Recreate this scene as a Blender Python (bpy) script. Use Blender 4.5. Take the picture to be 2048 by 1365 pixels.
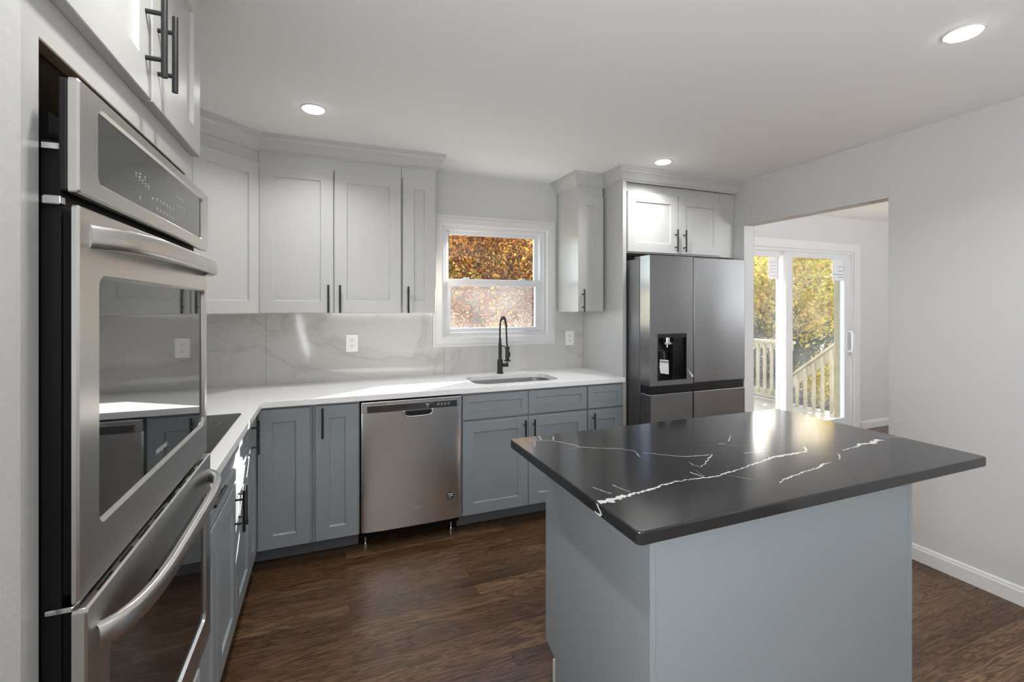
import bpy, bmesh, math, random
import numpy as np
from mathutils import Vector

# ------------------------------------------------------------------ scene, camera, light
for o in list(bpy.data.objects):
    bpy.data.objects.remove(o, do_unlink=True)
SC = bpy.context.scene
COL = SC.collection
R = math.radians
PI = math.pi

cam_d = bpy.data.cameras.new('camera')
cam = bpy.data.objects.new('camera', cam_d)
COL.objects.link(cam)
cam_d.sensor_width = 36.0
cam_d.lens = 930.0 / 2048.0 * 36.0
cam_d.shift_y = -70.8 / 2048.0
cam_d.clip_start = 0.02
cam_d.clip_end = 400
cam.location = (0, 0, 1.4257)
cam.rotation_euler = (R(90), 0, R(-21.71))
SC.camera = cam

SC.view_settings.view_transform = 'Standard'
SC.view_settings.look = 'None'
SC.view_settings.gamma = 1.0
SC.view_settings.use_curve_mapping = False
SC.view_settings.exposure = 0.82
SC.cycles.max_bounces = 10
SC.cycles.diffuse_bounces = 6
SC.cycles.glossy_bounces = 5
SC.cycles.transmission_bounces = 6
SC.cycles.transparent_max_bounces = 24
SC.cycles.caustics_reflective = False
SC.cycles.caustics_refractive = False
SC.cycles.sample_clamp_indirect = 6.0
SC.cycles.use_denoising = True

SUN_DIR = Vector((-1.0, -0.69, -0.635)).normalized()
world = bpy.data.worlds.new('World')
SC.world = world
world.use_nodes = True
wn = world.node_tree
wn.nodes.clear()
w_out = wn.nodes.new('ShaderNodeOutputWorld')
w_bg = wn.nodes.new('ShaderNodeBackground')
w_sky = wn.nodes.new('ShaderNodeTexSky')
w_sky.sky_type = 'NISHITA'
w_sky.sun_disc = False
w_sky.sun_elevation = math.asin(-SUN_DIR.z)
w_sky.sun_rotation = math.atan2(-SUN_DIR.x, -SUN_DIR.y)
w_sky.air_density = 1.0
w_sky.dust_density = 0.5
w_bg.inputs['Strength'].default_value = 0.75
wn.links.new(w_sky.outputs[0], w_bg.inputs[0])
wn.links.new(w_bg.outputs[0], w_out.inputs[0])

sun_d = bpy.data.lights.new('sun', 'SUN')
sun_d.energy = 32.0
sun_d.angle = R(0.53)
sun_d.color = (1.0, 0.93, 0.82)
sun = bpy.data.objects.new('sun', sun_d)
COL.objects.link(sun)
sun.location = (20, 14, 12)
sun.rotation_euler = SUN_DIR.to_track_quat('-Z', 'Y').to_euler()


def area_lamp(name, loc, target, sx, sy, power, color=(1, 1, 1), spread=180):
    d = bpy.data.lights.new(name, 'AREA')
    d.shape = 'RECTANGLE'
    d.size = sx
    d.size_y = sy
    d.energy = power
    d.color = color
    d.spread = R(spread)
    o = bpy.data.objects.new(name, d)
    COL.objects.link(o)
    o.location = loc
    v = Vector(target) - Vector(loc)
    o.rotation_euler = v.to_track_quat('-Z', 'Y').to_euler()
    return o


# added fill lamps in made-up windows behind the camera, brightening both rooms
area_lamp('fill_lamp_rear', (1.1, -2.44, 1.45), (1.1, -1.6, 4.6), 2.15, 1.4, 62, (0.975, 0.99, 1.0))
area_lamp('fill_lamp_left', (-0.395, -0.35, 1.35), (1.2, -0.35, 1.75), 1.09, 1.28, 34, (0.975, 0.99, 1.0))
area_lamp('fill_lamp_dining', (5.0, -2.44, 1.45), (5.0, -1.75, 4.6), 1.9, 1.4, 290, (0.95, 0.98, 1.0))
LED_POWER = 3.4

# ------------------------------------------------------------------ measurements (metres)
CE = 2.42      # ceiling
XR = 3.072      # right wall
YW = 3.385      # kitchen back wall
XW = -0.98      # kitchen left wall
YD = 3.50       # dining back wall
YDOOR = 2.795   # front of the back base doors
XDOOR = -0.345  # front of the left base doors
YU = 3.03       # front of the wall cabinet doors
ZC = 0.914      # counter top

# ------------------------------------------------------------------ materials
MATS = {}


def mat(name, col, rough=0.5, metal=0.0, spec=0.5, ior=None, coat=0.0, emit=None, estr=0.0):
    if name in MATS:
        return MATS[name]
    m = bpy.data.materials.new(name)
    m.use_nodes = True
    b = m.node_tree.nodes['Principled BSDF']
    b.inputs['Base Color'].default_value = (*col, 1)
    b.inputs['Roughness'].default_value = rough
    b.inputs['Metallic'].default_value = metal
    b.inputs['Specular IOR Level'].default_value = spec
    if ior:
        b.inputs['IOR'].default_value = ior
    if coat:
        b.inputs['Coat Weight'].default_value = coat
        b.inputs['Coat Roughness'].default_value = 0.1
    if emit:
        b.inputs['Emission Color'].default_value = (*emit, 1)
        b.inputs['Emission Strength'].default_value = estr
    MATS[name] = m
    return m


def nodes_of(m):
    return m.node_tree.nodes, m.node_tree.links, m.node_tree.nodes['Principled BSDF']


def ramp(n, stops, interp='LINEAR'):
    r = n.new('ShaderNodeValToRGB')
    r.color_ramp.interpolation = interp
    el = r.color_ramp.elements
    while len(el) < len(stops):
        el.new(0.5)
    for e, (p, c) in zip(el, stops):
        e.position = p
        e.color = (*c, 1) if len(c) == 3 else c
    return r


def texco(n, l, scale=(1, 1, 1), kind='Object', loc=(0, 0, 0)):
    t = n.new('ShaderNodeTexCoord')
    mp = n.new('ShaderNodeMapping')
    mp.inputs['Scale'].default_value = scale
    mp.inputs['Location'].default_value = loc
    l.new(t.outputs[kind], mp.inputs['Vector'])
    return mp


def add_bump(m, scale, strength, dist=0.002, sc=(1, 1, 1), detail=3):
    n, l, b = nodes_of(m)
    mp = texco(n, l, sc)
    nz = n.new('ShaderNodeTexNoise')
    nz.inputs['Scale'].default_value = scale
    nz.inputs['Detail'].default_value = detail
    bp = n.new('ShaderNodeBump')
    bp.inputs['Strength'].default_value = strength
    bp.inputs['Distance'].default_value = dist
    l.new(mp.outputs[0], nz.inputs['Vector'])
    l.new(nz.outputs['Fac'], bp.inputs['Height'])
    l.new(bp.outputs[0], b.inputs['Normal'])


M_WALL = mat('wall_paint', (0.575, 0.575, 0.575), 0.6, spec=0.3)
add_bump(M_WALL, 160, 0.12, 0.0015)
M_STUB = mat('textured_wall_paint', (0.55, 0.55, 0.535), 0.6, spec=0.3)
add_bump(M_STUB, 45, 0.35, 0.003)
M_CEIL = mat('ceiling_paint', (0.84, 0.84, 0.84), 0.7, spec=0.2)
add_bump(M_CEIL, 120, 0.08, 0.001)
M_TRIM = mat('trim_paint', (0.68, 0.68, 0.68), 0.35)
M_WCAB = mat('white_cabinet_paint', (0.50, 0.50, 0.487), 0.32)
add_bump(M_WCAB, 90, 0.03, 0.001)
M_GCAB = mat('blue_grey_cabinet_paint', (0.282, 0.317, 0.342), 0.34)
add_bump(M_GCAB, 90, 0.03, 0.001)
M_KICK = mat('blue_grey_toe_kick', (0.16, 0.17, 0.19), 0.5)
M_QUARTZ = mat('white_quartz', (0.94, 0.94, 0.94), 0.2)
M_BLACK = mat('matte_black_metal', (0.012, 0.012, 0.013), 0.38)
M_BLACKP = mat('black_plastic', (0.012, 0.012, 0.013), 0.5, spec=0.25)
M_VOID = mat('black_steel_box', (0.006, 0.006, 0.007), 0.6, spec=0.15)
M_CHROME = mat('chrome', (0.75, 0.75, 0.76), 0.12, 1.0)
M_VINYL = mat('white_vinyl', (0.66, 0.67, 0.69), 0.35)
M_PLATE = mat('white_plate_plastic', (0.82, 0.82, 0.80), 0.35)
M_SLOT = mat('dark_slot', (0.05, 0.05, 0.05), 0.5)
M_PAPER = mat('sticker_paper', (0.75, 0.76, 0.78), 0.6)
M_PRINT = mat('grey_print', (0.22, 0.23, 0.25), 0.6)
M_MARK = mat('pale_print', (0.42, 0.42, 0.42), 0.5)
M_RAW = mat('raw_plywood_edge', (0.30, 0.22, 0.15), 0.7)
M_LED = mat('led_lens', (0.9, 0.9, 0.88), 0.4, emit=(1, 0.99, 0.96), estr=9.0)


def steel(name, col, rough, aniso=0.65, wave=0.25):
    m = mat(name, col, rough, 1.0)
    n, l, b = nodes_of(m)
    b.inputs['Anisotropic'].default_value = aniso
    tg_ = n.new('ShaderNodeTangent'); tg_.direction_type = 'RADIAL'; tg_.axis = 'Z'
    l.new(tg_.outputs[0], b.inputs['Tangent'])
    # a slow waviness of the sheet, as rolled steel fronts have
    mp2 = texco(n, l, (5.5, 5.5, 0.5))
    nz2 = n.new('ShaderNodeTexNoise')
    nz2.inputs['Scale'].default_value = 1.0
    nz2.inputs['Detail'].default_value = 1
    l.new(mp2.outputs[0], nz2.inputs['Vector'])
    bp2 = n.new('ShaderNodeBump')
    bp2.inputs['Strength'].default_value = wave
    bp2.inputs['Distance'].default_value = 0.012
    l.new(nz2.outputs['Fac'], bp2.inputs['Height'])
    l.new(bp2.outputs[0], b.inputs['Normal'])
    return m


M_STEEL_V = steel('fridge_brushed_steel', (0.245, 0.243, 0.25), 0.30)
M_STEEL_H = steel('dishwasher_brushed_steel', (0.84, 0.85, 0.855), 0.28)
M_STEEL_O = steel('oven_brushed_steel', (0.60, 0.595, 0.58), 0.30, 0.5, 0.1)
M_STEEL_SINK = steel('sink_brushed_steel', (0.60, 0.58, 0.56), 0.28, 0.0, 0.0)
M_CASE = mat('fridge_case_grey', (0.15, 0.15, 0.155), 0.4, 0.6)
M_OGLASS = mat('oven_black_glass', (0.012, 0.012, 0.013), 0.03, ior=2.4)
M_PANELG = mat('control_panel_glass', (0.03, 0.03, 0.031), 0.10, ior=2.3)
M_COOKG = mat('cooktop_glass', (0.02, 0.02, 0.021), 0.08)


def mat_floor():
    m = mat('dark_oak_strip_floor', (0.06, 0.04, 0.03), 0.35, spec=0.4)
    n, l, b = nodes_of(m)
    mp = texco(n, l)
    br = n.new('ShaderNodeTexBrick')
    br.offset = 0.37
    br.inputs['Color1'].default_value = (0, 0, 0, 1)
    br.inputs['Color2'].default_value = (1, 1, 1, 1)
    br.inputs['Mortar'].default_value = (0.5, 0.5, 0.5, 1)
    br.inputs['Scale'].default_value = 1.0
    br.inputs['Mortar Size'].default_value = 0.0007
    br.inputs['Mortar Smooth'].default_value = 0.1
    br.inputs['Brick Width'].default_value = 0.95
    br.inputs['Row Height'].default_value = 0.083
    l.new(mp.outputs[0], br.inputs['Vector'])
    # per-board offset so that the grain of each board differs
    sep = n.new('ShaderNodeSeparateColor')
    l.new(br.outputs['Color'], sep.inputs[0])
    mul = n.new('ShaderNodeMath'); mul.operation = 'MULTIPLY'; mul.inputs[1].default_value = 37.0
    l.new(sep.outputs[0], mul.inputs[0])
    com = n.new('ShaderNodeCombineXYZ')
    l.new(mul.outputs[0], com.inputs[0]); l.new(mul.outputs[0], com.inputs[1]); l.new(mul.outputs[0], com.inputs[2])
    add = n.new('ShaderNodeVectorMath'); add.operation = 'ADD'
    l.new(mp.outputs[0], add.inputs[0]); l.new(com.outputs[0], add.inputs[1])
    mp2 = n.new('ShaderNodeMapping')
    mp2.inputs['Scale'].default_value = (1.3, 14.0, 1.0)
    l.new(add.outputs[0], mp2.inputs['Vector'])
    nz = n.new('ShaderNodeTexNoise')
    nz.inputs['Scale'].default_value = 1.6
    nz.inputs['Detail'].default_value = 3
    nz.inputs['Distortion'].default_value = 0.5
    l.new(mp2.outputs[0], nz.inputs['Vector'])
    # cathedral rings: repeated bands of the stretched noise
    rg = n.new('ShaderNodeMath'); rg.operation = 'MULTIPLY'; rg.inputs[1].default_value = 11.0
    l.new(nz.outputs['Fac'], rg.inputs[0])
    fr = n.new('ShaderNodeMath'); fr.operation = 'PINGPONG'; fr.inputs[1].default_value = 0.5
    l.new(rg.outputs[0], fr.inputs[0])
    r1 = ramp(n, [(0.0, (0.0, 0.0, 0.0)), (0.2, (0.45, 0.45, 0.45)), (0.5, (1, 1, 1))])
    l.new(fr.outputs[0], r1.inputs[0])
    # fine pores
    mp3 = n.new('ShaderNodeMapping')
    mp3.inputs['Scale'].default_value = (5.0, 120.0, 1.0)
    l.new(add.outputs[0], mp3.inputs['Vector'])
    nz3 = n.new('ShaderNodeTexNoise')
    nz3.inputs['Scale'].default_value = 1.0
    nz3.inputs['Detail'].default_value = 4
    l.new(mp3.outputs[0], nz3.inputs['Vector'])
    r3 = ramp(n, [(0.35, (0.45, 0.45, 0.45)), (0.6, (1, 1, 1))])
    l.new(nz3.outputs['Fac'], r3.inputs[0])
    rb = ramp(n, [(0.0, (0.110, 0.054, 0.025)), (0.35, (0.155, 0.083, 0.042)), (0.65, (0.182, 0.096, 0.047)), (1.0, (0.245, 0.140, 0.074))])
    l.new(sep.outputs[0], rb.inputs[0])
    m1 = n.new('ShaderNodeMix'); m1.data_type = 'RGBA'; m1.blend_type = 'MULTIPLY'; m1.inputs['Factor'].default_value = 0.72
    l.new(rb.outputs[0], m1.inputs['A']); l.new(r1.outputs[0], m1.inputs['B'])
    m2 = n.new('ShaderNodeMix'); m2.data_type = 'RGBA'; m2.blend_type = 'MULTIPLY'; m2.inputs['Factor'].default_value = 0.5
    l.new(m1.outputs['Result'], m2.inputs['A']); l.new(r3.outputs[0], m2.inputs['B'])
    m3 = n.new('ShaderNodeMix'); m3.data_type = 'RGBA'; m3.blend_type = 'MIX'
    l.new(br.outputs['Fac'], m3.inputs['Factor'])
    l.new(m2.outputs['Result'], m3.inputs['A']); m3.inputs['B'].default_value = (0.018, 0.011, 0.008, 1)
    l.new(m3.outputs['Result'], b.inputs['Base Color'])
    rr = n.new('ShaderNodeMapRange')
    rr.inputs['To Min'].default_value = 0.48; rr.inputs['To Max'].default_value = 0.30
    l.new(r3.outputs[0], rr.inputs['Value'])
    l.new(rr.outputs[0], b.inputs['Roughness'])
    bp = n.new('ShaderNodeBump'); bp.inputs['Strength'].default_value = 0.25; bp.inputs['Distance'].default_value = 0.001
    l.new(m2.outputs['Result'], bp.inputs['Height'])
    l.new(bp.outputs[0], b.inputs['Normal'])
    return m


M_FLOOR = mat_floor()


def vein_fac(n, l, scale, dist, width, seed, rot=(0, 0, 0), stretch=(1, 1, 1)):
    t = n.new('ShaderNodeTexCoord')
    mp = n.new('ShaderNodeMapping')
    mp.inputs['Location'].default_value = seed
    mp.inputs['Rotation'].default_value = rot
    mp.inputs['Scale'].default_value = stretch
    l.new(t.outputs['Object'], mp.inputs['Vector'])
    nz = n.new('ShaderNodeTexNoise')
    nz.inputs['Scale'].default_value = scale
    nz.inputs['Detail'].default_value = 5
    nz.inputs['Roughness'].default_value = 0.5
    nz.inputs['Distortion'].default_value = dist
    l.new(mp.outputs[0], nz.inputs['Vector'])
    s = n.new('ShaderNodeMath'); s.operation = 'SUBTRACT'; s.inputs[1].default_value = 0.5
    l.new(nz.outputs['Fac'], s.inputs[0])
    a = n.new('ShaderNodeMath'); a.operation = 'ABSOLUTE'
    l.new(s.outputs[0], a.inputs[0])
    r = ramp(n, [(0.0, (1, 1, 1)), (width * 0.3, (0.5, 0.5, 0.5)), (width, (0, 0, 0))])
    l.new(a.outputs[0], r.inputs[0])
    return r


def mat_marble():
    m = mat('white_marble_slab', (0.66, 0.66, 0.65), 0.08, spec=0.5)
    n, l, b = nodes_of(m)
    v1 = vein_fac(n, l, 0.9, 0.9, 0.035, (3.1, 0.7, 5.2), (0, 0.75, 0), (1, 1, 2.2))
    v2 = vein_fac(n, l, 1.7, 1.2, 0.020, (8.4, 2.2, 1.9), (0, 0.55, 0), (1, 1, 1.9))
    mask = n.new('ShaderNodeTexNoise'); mask.inputs['Scale'].default_value = 1.6
    t = texco(n, l, (1, 1, 1), loc=(2, 2, 7))
    l.new(t.outputs[0], mask.inputs['Vector'])
    mr = ramp(n, [(0.40, (0, 0, 0)), (0.62, (1, 1, 1))])
    l.new(mask.outputs['Fac'], mr.inputs[0])
    mm = n.new('ShaderNodeMath'); mm.operation = 'MULTIPLY'
    l.new(v2.outputs[0], mm.inputs[0]); l.new(mr.outputs[0], mm.inputs[1])
    a = n.new('ShaderNodeMix'); a.data_type = 'RGBA'
    a.inputs['A'].default_value = (0.54, 0.535, 0.52, 1); a.inputs['B'].default_value = (0.38, 0.37, 0.35, 1)
    f1 = n.new('ShaderNodeMath'); f1.operation = 'MULTIPLY'; f1.inputs[1].default_value = 0.55
    l.new(v1.outputs[0], f1.inputs[0]); l.new(f1.outputs[0], a.inputs['Factor'])
    c = n.new('ShaderNodeMix'); c.data_type = 'RGBA'
    c.inputs['B'].default_value = (0.43, 0.385, 0.33, 1)
    f2 = n.new('ShaderNodeMath'); f2.operation = 'MULTIPLY'; f2.inputs[1].default_value = 0.5
    l.new(mm.outputs[0], f2.inputs[0]); l.new(f2.outputs[0], c.inputs['Factor'])
    l.new(a.outputs['Result'], c.inputs['A'])
    l.new(c.outputs['Result'], b.inputs['Base Color'])
    return m


M_MARBLE = mat_marble()
M_STONE = mat('black_stone', (0.022, 0.022, 0.023), 0.14)
add_bump(M_STONE, 25, 0.02, 0.001)
M_VEIN = mat('white_quartz_vein', (0.62, 0.62, 0.62), 0.2)
M_VEIN2 = mat('faint_quartz_vein', (0.33, 0.33, 0.34), 0.2)


def mat_glass(name, haze=0.0, hazecol=(0.8, 0.8, 0.8), ior=1.45):
    m = bpy.data.materials.new(name)
    m.use_nodes = True
    n, l = m.node_tree.nodes, m.node_tree.links
    n.clear()
    out = n.new('ShaderNodeOutputMaterial')
    tr = n.new('ShaderNodeBsdfTransparent')
    gl = n.new('ShaderNodeBsdfGlossy'); gl.inputs['Roughness'].default_value = 0.02
    fr = n.new('ShaderNodeFresnel'); fr.inputs['IOR'].default_value = ior
    # thin pane: the same air-to-glass reflectance on both of its faces
    ge = n.new('ShaderNodeNewGeometry')
    io = n.new('ShaderNodeMapRange')
    io.inputs['To Min'].default_value = ior; io.inputs['To Max'].default_value = 1.0 / ior
    l.new(ge.outputs['Backfacing'], io.inputs['Value'])
    l.new(io.outputs[0], fr.inputs['IOR'])
    mx = n.new('ShaderNodeMixShader')
    l.new(fr.outputs[0], mx.inputs[0]); l.new(tr.outputs[0], mx.inputs[1]); l.new(gl.outputs[0], mx.inputs[2])
    last = mx
    if haze:
        df = n.new('ShaderNodeBsdfDiffuse'); df.inputs['Color'].default_value = (*hazecol, 1)
        tl = n.new('ShaderNodeBsdfTranslucent'); tl.inputs['Color'].default_value = (*hazecol, 1)
        ad = n.new('ShaderNodeMixShader'); ad.inputs[0].default_value = 0.5
        l.new(df.outputs[0], ad.inputs[1]); l.new(tl.outputs[0], ad.inputs[2])
        m2 = n.new('ShaderNodeMixShader')
        t = texco(n, l, (3, 3, 3))
        nz = n.new('ShaderNodeTexNoise'); nz.inputs['Scale'].default_value = 1.0
        l.new(t.outputs[0], nz.inputs['Vector'])
        mr = n.new('ShaderNodeMapRange')
        mr.inputs['From Min'].default_value = 0.35; mr.inputs['From Max'].default_value = 0.7
        mr.inputs['To Min'].default_value = haze * 0.3; mr.inputs['To Max'].default_value = haze
        l.new(nz.outputs['Fac'], mr.inputs['Value'])
        l.new(mr.outputs[0], m2.inputs[0]); l.new(mx.outputs[0], m2.inputs[1]); l.new(ad.outputs[0], m2.inputs[2])
        last = m2
    l.new(last.outputs[0], out.inputs[0])
    return m


M_GLASS = mat_glass('window_glass')
M_GLASSH = mat_glass('hazy_glass', 0.03)  # patchy pale haze mixed into the clear glass
M_SCREEN = mat_glass('insect_screen_mesh', 0.10, (0.55, 0.55, 0.55), 1.02)


def mat_leaf(name, stops, transl=0.55):
    m = bpy.data.materials.new(name)
    m.use_nodes = True
    n, l = m.node_tree.nodes, m.node_tree.links
    n.clear()
    out = n.new('ShaderNodeOutputMaterial')
    geo = n.new('ShaderNodeNewGeometry')
    r = ramp(n, stops, 'CONSTANT')
    mp = texco(n, l, (0.9, 0.9, 0.9))
    nz = n.new('ShaderNodeTexNoise'); nz.inputs['Scale'].default_value = 1.0; nz.inputs['Detail'].default_value = 2
    l.new(mp.outputs[0], nz.inputs['Vector'])
    mr = n.new('ShaderNodeMapRange')
    mr.inputs['From Min'].default_value = 0.33; mr.inputs['From Max'].default_value = 0.67
    l.new(nz.outputs['Fac'], mr.inputs['Value'])
    mixf = n.new('ShaderNodeMix'); mixf.data_type = 'FLOAT'; mixf.inputs['Factor'].default_value = 0.5
    l.new(mr.outputs[0], mixf.inputs['A']); l.new(geo.outputs['Random Per Island'], mixf.inputs['B'])
    l.new(mixf.outputs['Result'], r.inputs[0])
    df = n.new('ShaderNodeBsdfDiffuse'); tl = n.new('ShaderNodeBsdfTranslucent')
    mx = n.new('ShaderNodeMixShader'); mx.inputs[0].default_value = transl
    l.new(r.outputs[0], df.inputs[0]); l.new(r.outputs[0], tl.inputs[0])
    l.new(df.outputs[0], mx.inputs[1]); l.new(tl.outputs[0], mx.inputs[2])
    l.new(mx.outputs[0], out.inputs[0])
    return m


L_ORANGE = mat_leaf('orange_autumn_leaves', [(0, (0.447, 0.134, 0.030)), (0.2, (0.558, 0.251, 0.044)), (0.38, (0.149, 0.058, 0.030)), (0.6, (0.651, 0.385, 0.074)), (0.72, (0.204, 0.167, 0.044)), (0.88, (0.744, 0.552, 0.268)), (0.94, (0.075, 0.042, 0.030))])
L_RUST = mat_leaf('rust_autumn_leaves', [(0, (0.335, 0.084, 0.037)), (0.3, (0.465, 0.151, 0.052)), (0.55, (0.204, 0.084, 0.044)), (0.75, (0.540, 0.251, 0.089)), (0.92, (0.390, 0.319, 0.104))])
L_YELLOW = mat_leaf('yellow_autumn_leaves', [(0, (0.576, 0.385, 0.044)), (0.3, (0.651, 0.486, 0.089)), (0.55, (0.390, 0.351, 0.052)), (0.75, (0.669, 0.335, 0.074)), (0.9, (0.726, 0.586, 0.253))])
L_GREEN = mat_leaf('green_leaves', [(0, (0.062, 0.124, 0.043)), (0.3, (0.112, 0.186, 0.056)), (0.6, (0.050, 0.087, 0.043)), (0.8, (0.223, 0.260, 0.062))])
L_DARK = mat_leaf('dark_shrub_leaves', [(0, (0.037, 0.062, 0.037)), (0.4, (0.062, 0.093, 0.056)), (0.75, (0.099, 0.118, 0.081))])
M_BARK = mat('tree_bark', (0.10, 0.075, 0.055), 0.85)
add_bump(M_BARK, 14, 0.6, 0.02, (1, 1, 0.2))


def mat_wood(name, c0, c1):
    m = mat(name, c0, 0.7)
    n, l, b = nodes_of(m)
    mp = texco(n, l, (8, 8, 8))
    nz = n.new('ShaderNodeTexNoise'); nz.inputs['Scale'].default_value = 1.2; nz.inputs['Detail'].default_value = 4
    l.new(mp.outputs[0], nz.inputs['Vector'])
    r = ramp(n, [(0.3, c0), (0.7, c1)])
    l.new(nz.outputs['Fac'], r.inputs[0])
    l.new(r.outputs[0], b.inputs['Base Color'])
    return m


M_DECK = mat_wood('treated_pine', (0.22, 0.18, 0.10), (0.30, 0.25, 0.15))


def mat_ground():
    m = mat('leaf_litter_ground', (0.12, 0.08, 0.05), 0.9)
    n, l, b = nodes_of(m)
    mp = texco(n, l)
    vo = n.new('ShaderNodeTexVoronoi'); vo.inputs['Scale'].default_value = 9
    l.new(mp.outputs[0], vo.inputs['Vector'])
    sp = n.new('ShaderNodeSeparateColor'); l.new(vo.outputs['Color'], sp.inputs[0])
    r = ramp(n, [(0, (0.036, 0.024, 0.018)), (0.45, (0.060, 0.039, 0.024)), (0.7, (0.120, 0.072, 0.036)), (0.86, (0.240, 0.144, 0.060)), (0.95, (0.096, 0.120, 0.042))], 'CONSTANT')
    l.new(sp.outputs[0], r.inputs[0])
    l.new(r.outputs[0], b.inputs['Base Color'])
    return m


M_GROUND = mat_ground()
M_SIDING = mat('pale_house_siding', (0.42, 0.40, 0.36), 0.7)
M_ROOF = mat('grey_roof_shingle', (0.16, 0.15, 0.15), 0.9)
M_PAVE = mat('pale_concrete', (0.34, 0.31, 0.28), 0.9)


# ------------------------------------------------------------------ mesh helpers
WLOC = {}


class MB:
    def __init__(s):
        s.v, s.f, s.m, s.sm = [], [], [], []

    def add(s, vs, fs, mi=0, smooth=False):
        o = len(s.v)
        s.v += [tuple(p) for p in vs]
        for f in fs:
            s.f.append(tuple(i + o for i in f)); s.m.append(mi); s.sm.append(smooth)
        return s

    def box(s, x0, x1, y0, y1, z0, z1, mi=0):
        vs = [(x, y, z) for x in (x0, x1) for y in (y0, y1) for z in (z0, z1)]
        return s.add(vs, [(0, 1, 3, 2), (4, 6, 7, 5), (0, 4, 5, 1), (2, 3, 7, 6), (0, 2, 6, 4), (1, 5, 7, 3)], mi)

    def fbox(s, F, a0, a1, b0, b1, c0, c1, mi=0):
        vs = [F(a, b, c) for a in (a0, a1) for b in (b0, b1) for c in (c0, c1)]
        return s.add(vs, [(0, 1, 3, 2), (4, 6, 7, 5), (0, 4, 5, 1), (2, 3, 7, 6), (0, 2, 6, 4), (1, 5, 7, 3)], mi)

    def tube(s, pts, rad, n=14, mi=0, cap=True, sx=1.0, up=None):
        P = [Vector(p) for p in pts]
        if not isinstance(rad, (list, tuple)):
            rad = [rad] * len(P)
        vs, fs = [], []
        prev = None
        for i, p in enumerate(P):
            d = (P[min(i + 1, len(P) - 1)] - P[max(i - 1, 0)])
            if d.length < 1e-9:
                d = prev_d
            d = d.normalized(); prev_d = d
            if up is not None:
                a = Vector(up) - d * d.dot(Vector(up))
            elif prev is None:
                a = d.orthogonal()
            else:
                a = prev - d * prev.dot(d)
            a.normalize(); prev = a
            b = d.cross(a)
            for k in range(n):
                t = 2 * PI * k / n
                vs.append(p + a * (math.cos(t) * rad[i]) + b * (math.sin(t) * rad[i] * sx))
        for i in range(len(P) - 1):
            for k in range(n):
                fs.append((i * n + k, i * n + (k + 1) % n, (i + 1) * n + (k + 1) % n, (i + 1) * n + k))
        s.add(vs, fs, mi, True)
        if cap:
            s.add(vs[:n], [tuple(range(n))[::-1]], mi)
            s.add(vs[-n:], [tuple(range(n))], mi)
        return s

    def cyl(s, c, axis, r, h, n=24, mi=0):
        c = Vector(c); a = Vector(axis).normalized()
        return s.tube([c, c + a * h], r, n, mi)

    def prism(s, poly, z0, z1, mi=0):
        n = len(poly)
        vs = [(x, y, z0) for x, y in poly] + [(x, y, z1) for x, y in poly]
        fs = [tuple(range(n))[::-1], tuple(range(n, 2 * n))] + [(i, (i + 1) % n, n + (i + 1) % n, n + i) for i in range(n)]
        return s.add(vs, fs, mi)


def build(name, mb, mats, parent=None, bevel=0.0, loc=None, seg=2, angle=None):
    me = bpy.data.meshes.new(name)
    V = np.array(mb.v, dtype=float)
    if loc is None:
        lo, hi = V.min(0), V.max(0)
        loc = np.array([(lo[0] + hi[0]) / 2, (lo[1] + hi[1]) / 2, lo[2]])
    loc = np.array(loc, float)
    me.from_pydata((V - loc).tolist(), [], mb.f)
    if not isinstance(mats, (list, tuple)):
        mats = [mats]
    for m in mats:
        me.materials.append(m)
    me.polygons.foreach_set('material_index', mb.m)
    me.polygons.foreach_set('use_smooth', mb.sm)
    bm = bmesh.new(); bm.from_mesh(me)
    bmesh.ops.remove_doubles(bm, verts=bm.verts, dist=1e-6)
    bmesh.ops.recalc_face_normals(bm, faces=bm.faces)
    bm.to_mesh(me); bm.free()
    if any(mb.sm):
        me.set_sharp_from_angle(angle=R(40))
    me.update()
    o = bpy.data.objects.new(name, me)
    COL.objects.link(o)
    WLOC[o] = loc
    if parent is not None:
        o.parent = parent
        o.location = loc - WLOC[parent]
    else:
        o.location = loc
    if bevel:
        b = o.modifiers.new('bevel', 'BEVEL')
        b.width = bevel; b.segments = seg; b.limit_method = 'ANGLE'; b.angle_limit = R(50)
    return o


def thing(name, loc, label, cat, group=None):
    o = bpy.data.objects.new(name, None)
    COL.objects.link(o)
    o.empty_display_size = 0.1
    o.location = loc
    WLOC[o] = np.array(loc, float)
    o['label'] = label; o['category'] = cat
    if group:
        o['group'] = group
    return o


def tag(o, label, cat, group=None, kind=None):
    o['label'] = label; o['category'] = cat
    if group:
        o['group'] = group
    if kind:
        o['kind'] = kind
    return o


def struct(name, mb, mats, label, cat, bevel=0.0, parent=None):
    o = build(name, mb, mats, parent, bevel)
    o['kind'] = 'structure'; o['label'] = label; o['category'] = cat
    return o


def frame(P, u, n):
    P = Vector((P[0], P[1], 0)); u = Vector((u[0], u[1], 0)); n = Vector((n[0], n[1], 0))
    return lambda a, b, c: P + u * a + n * b + Vector((0, 0, c))


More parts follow.
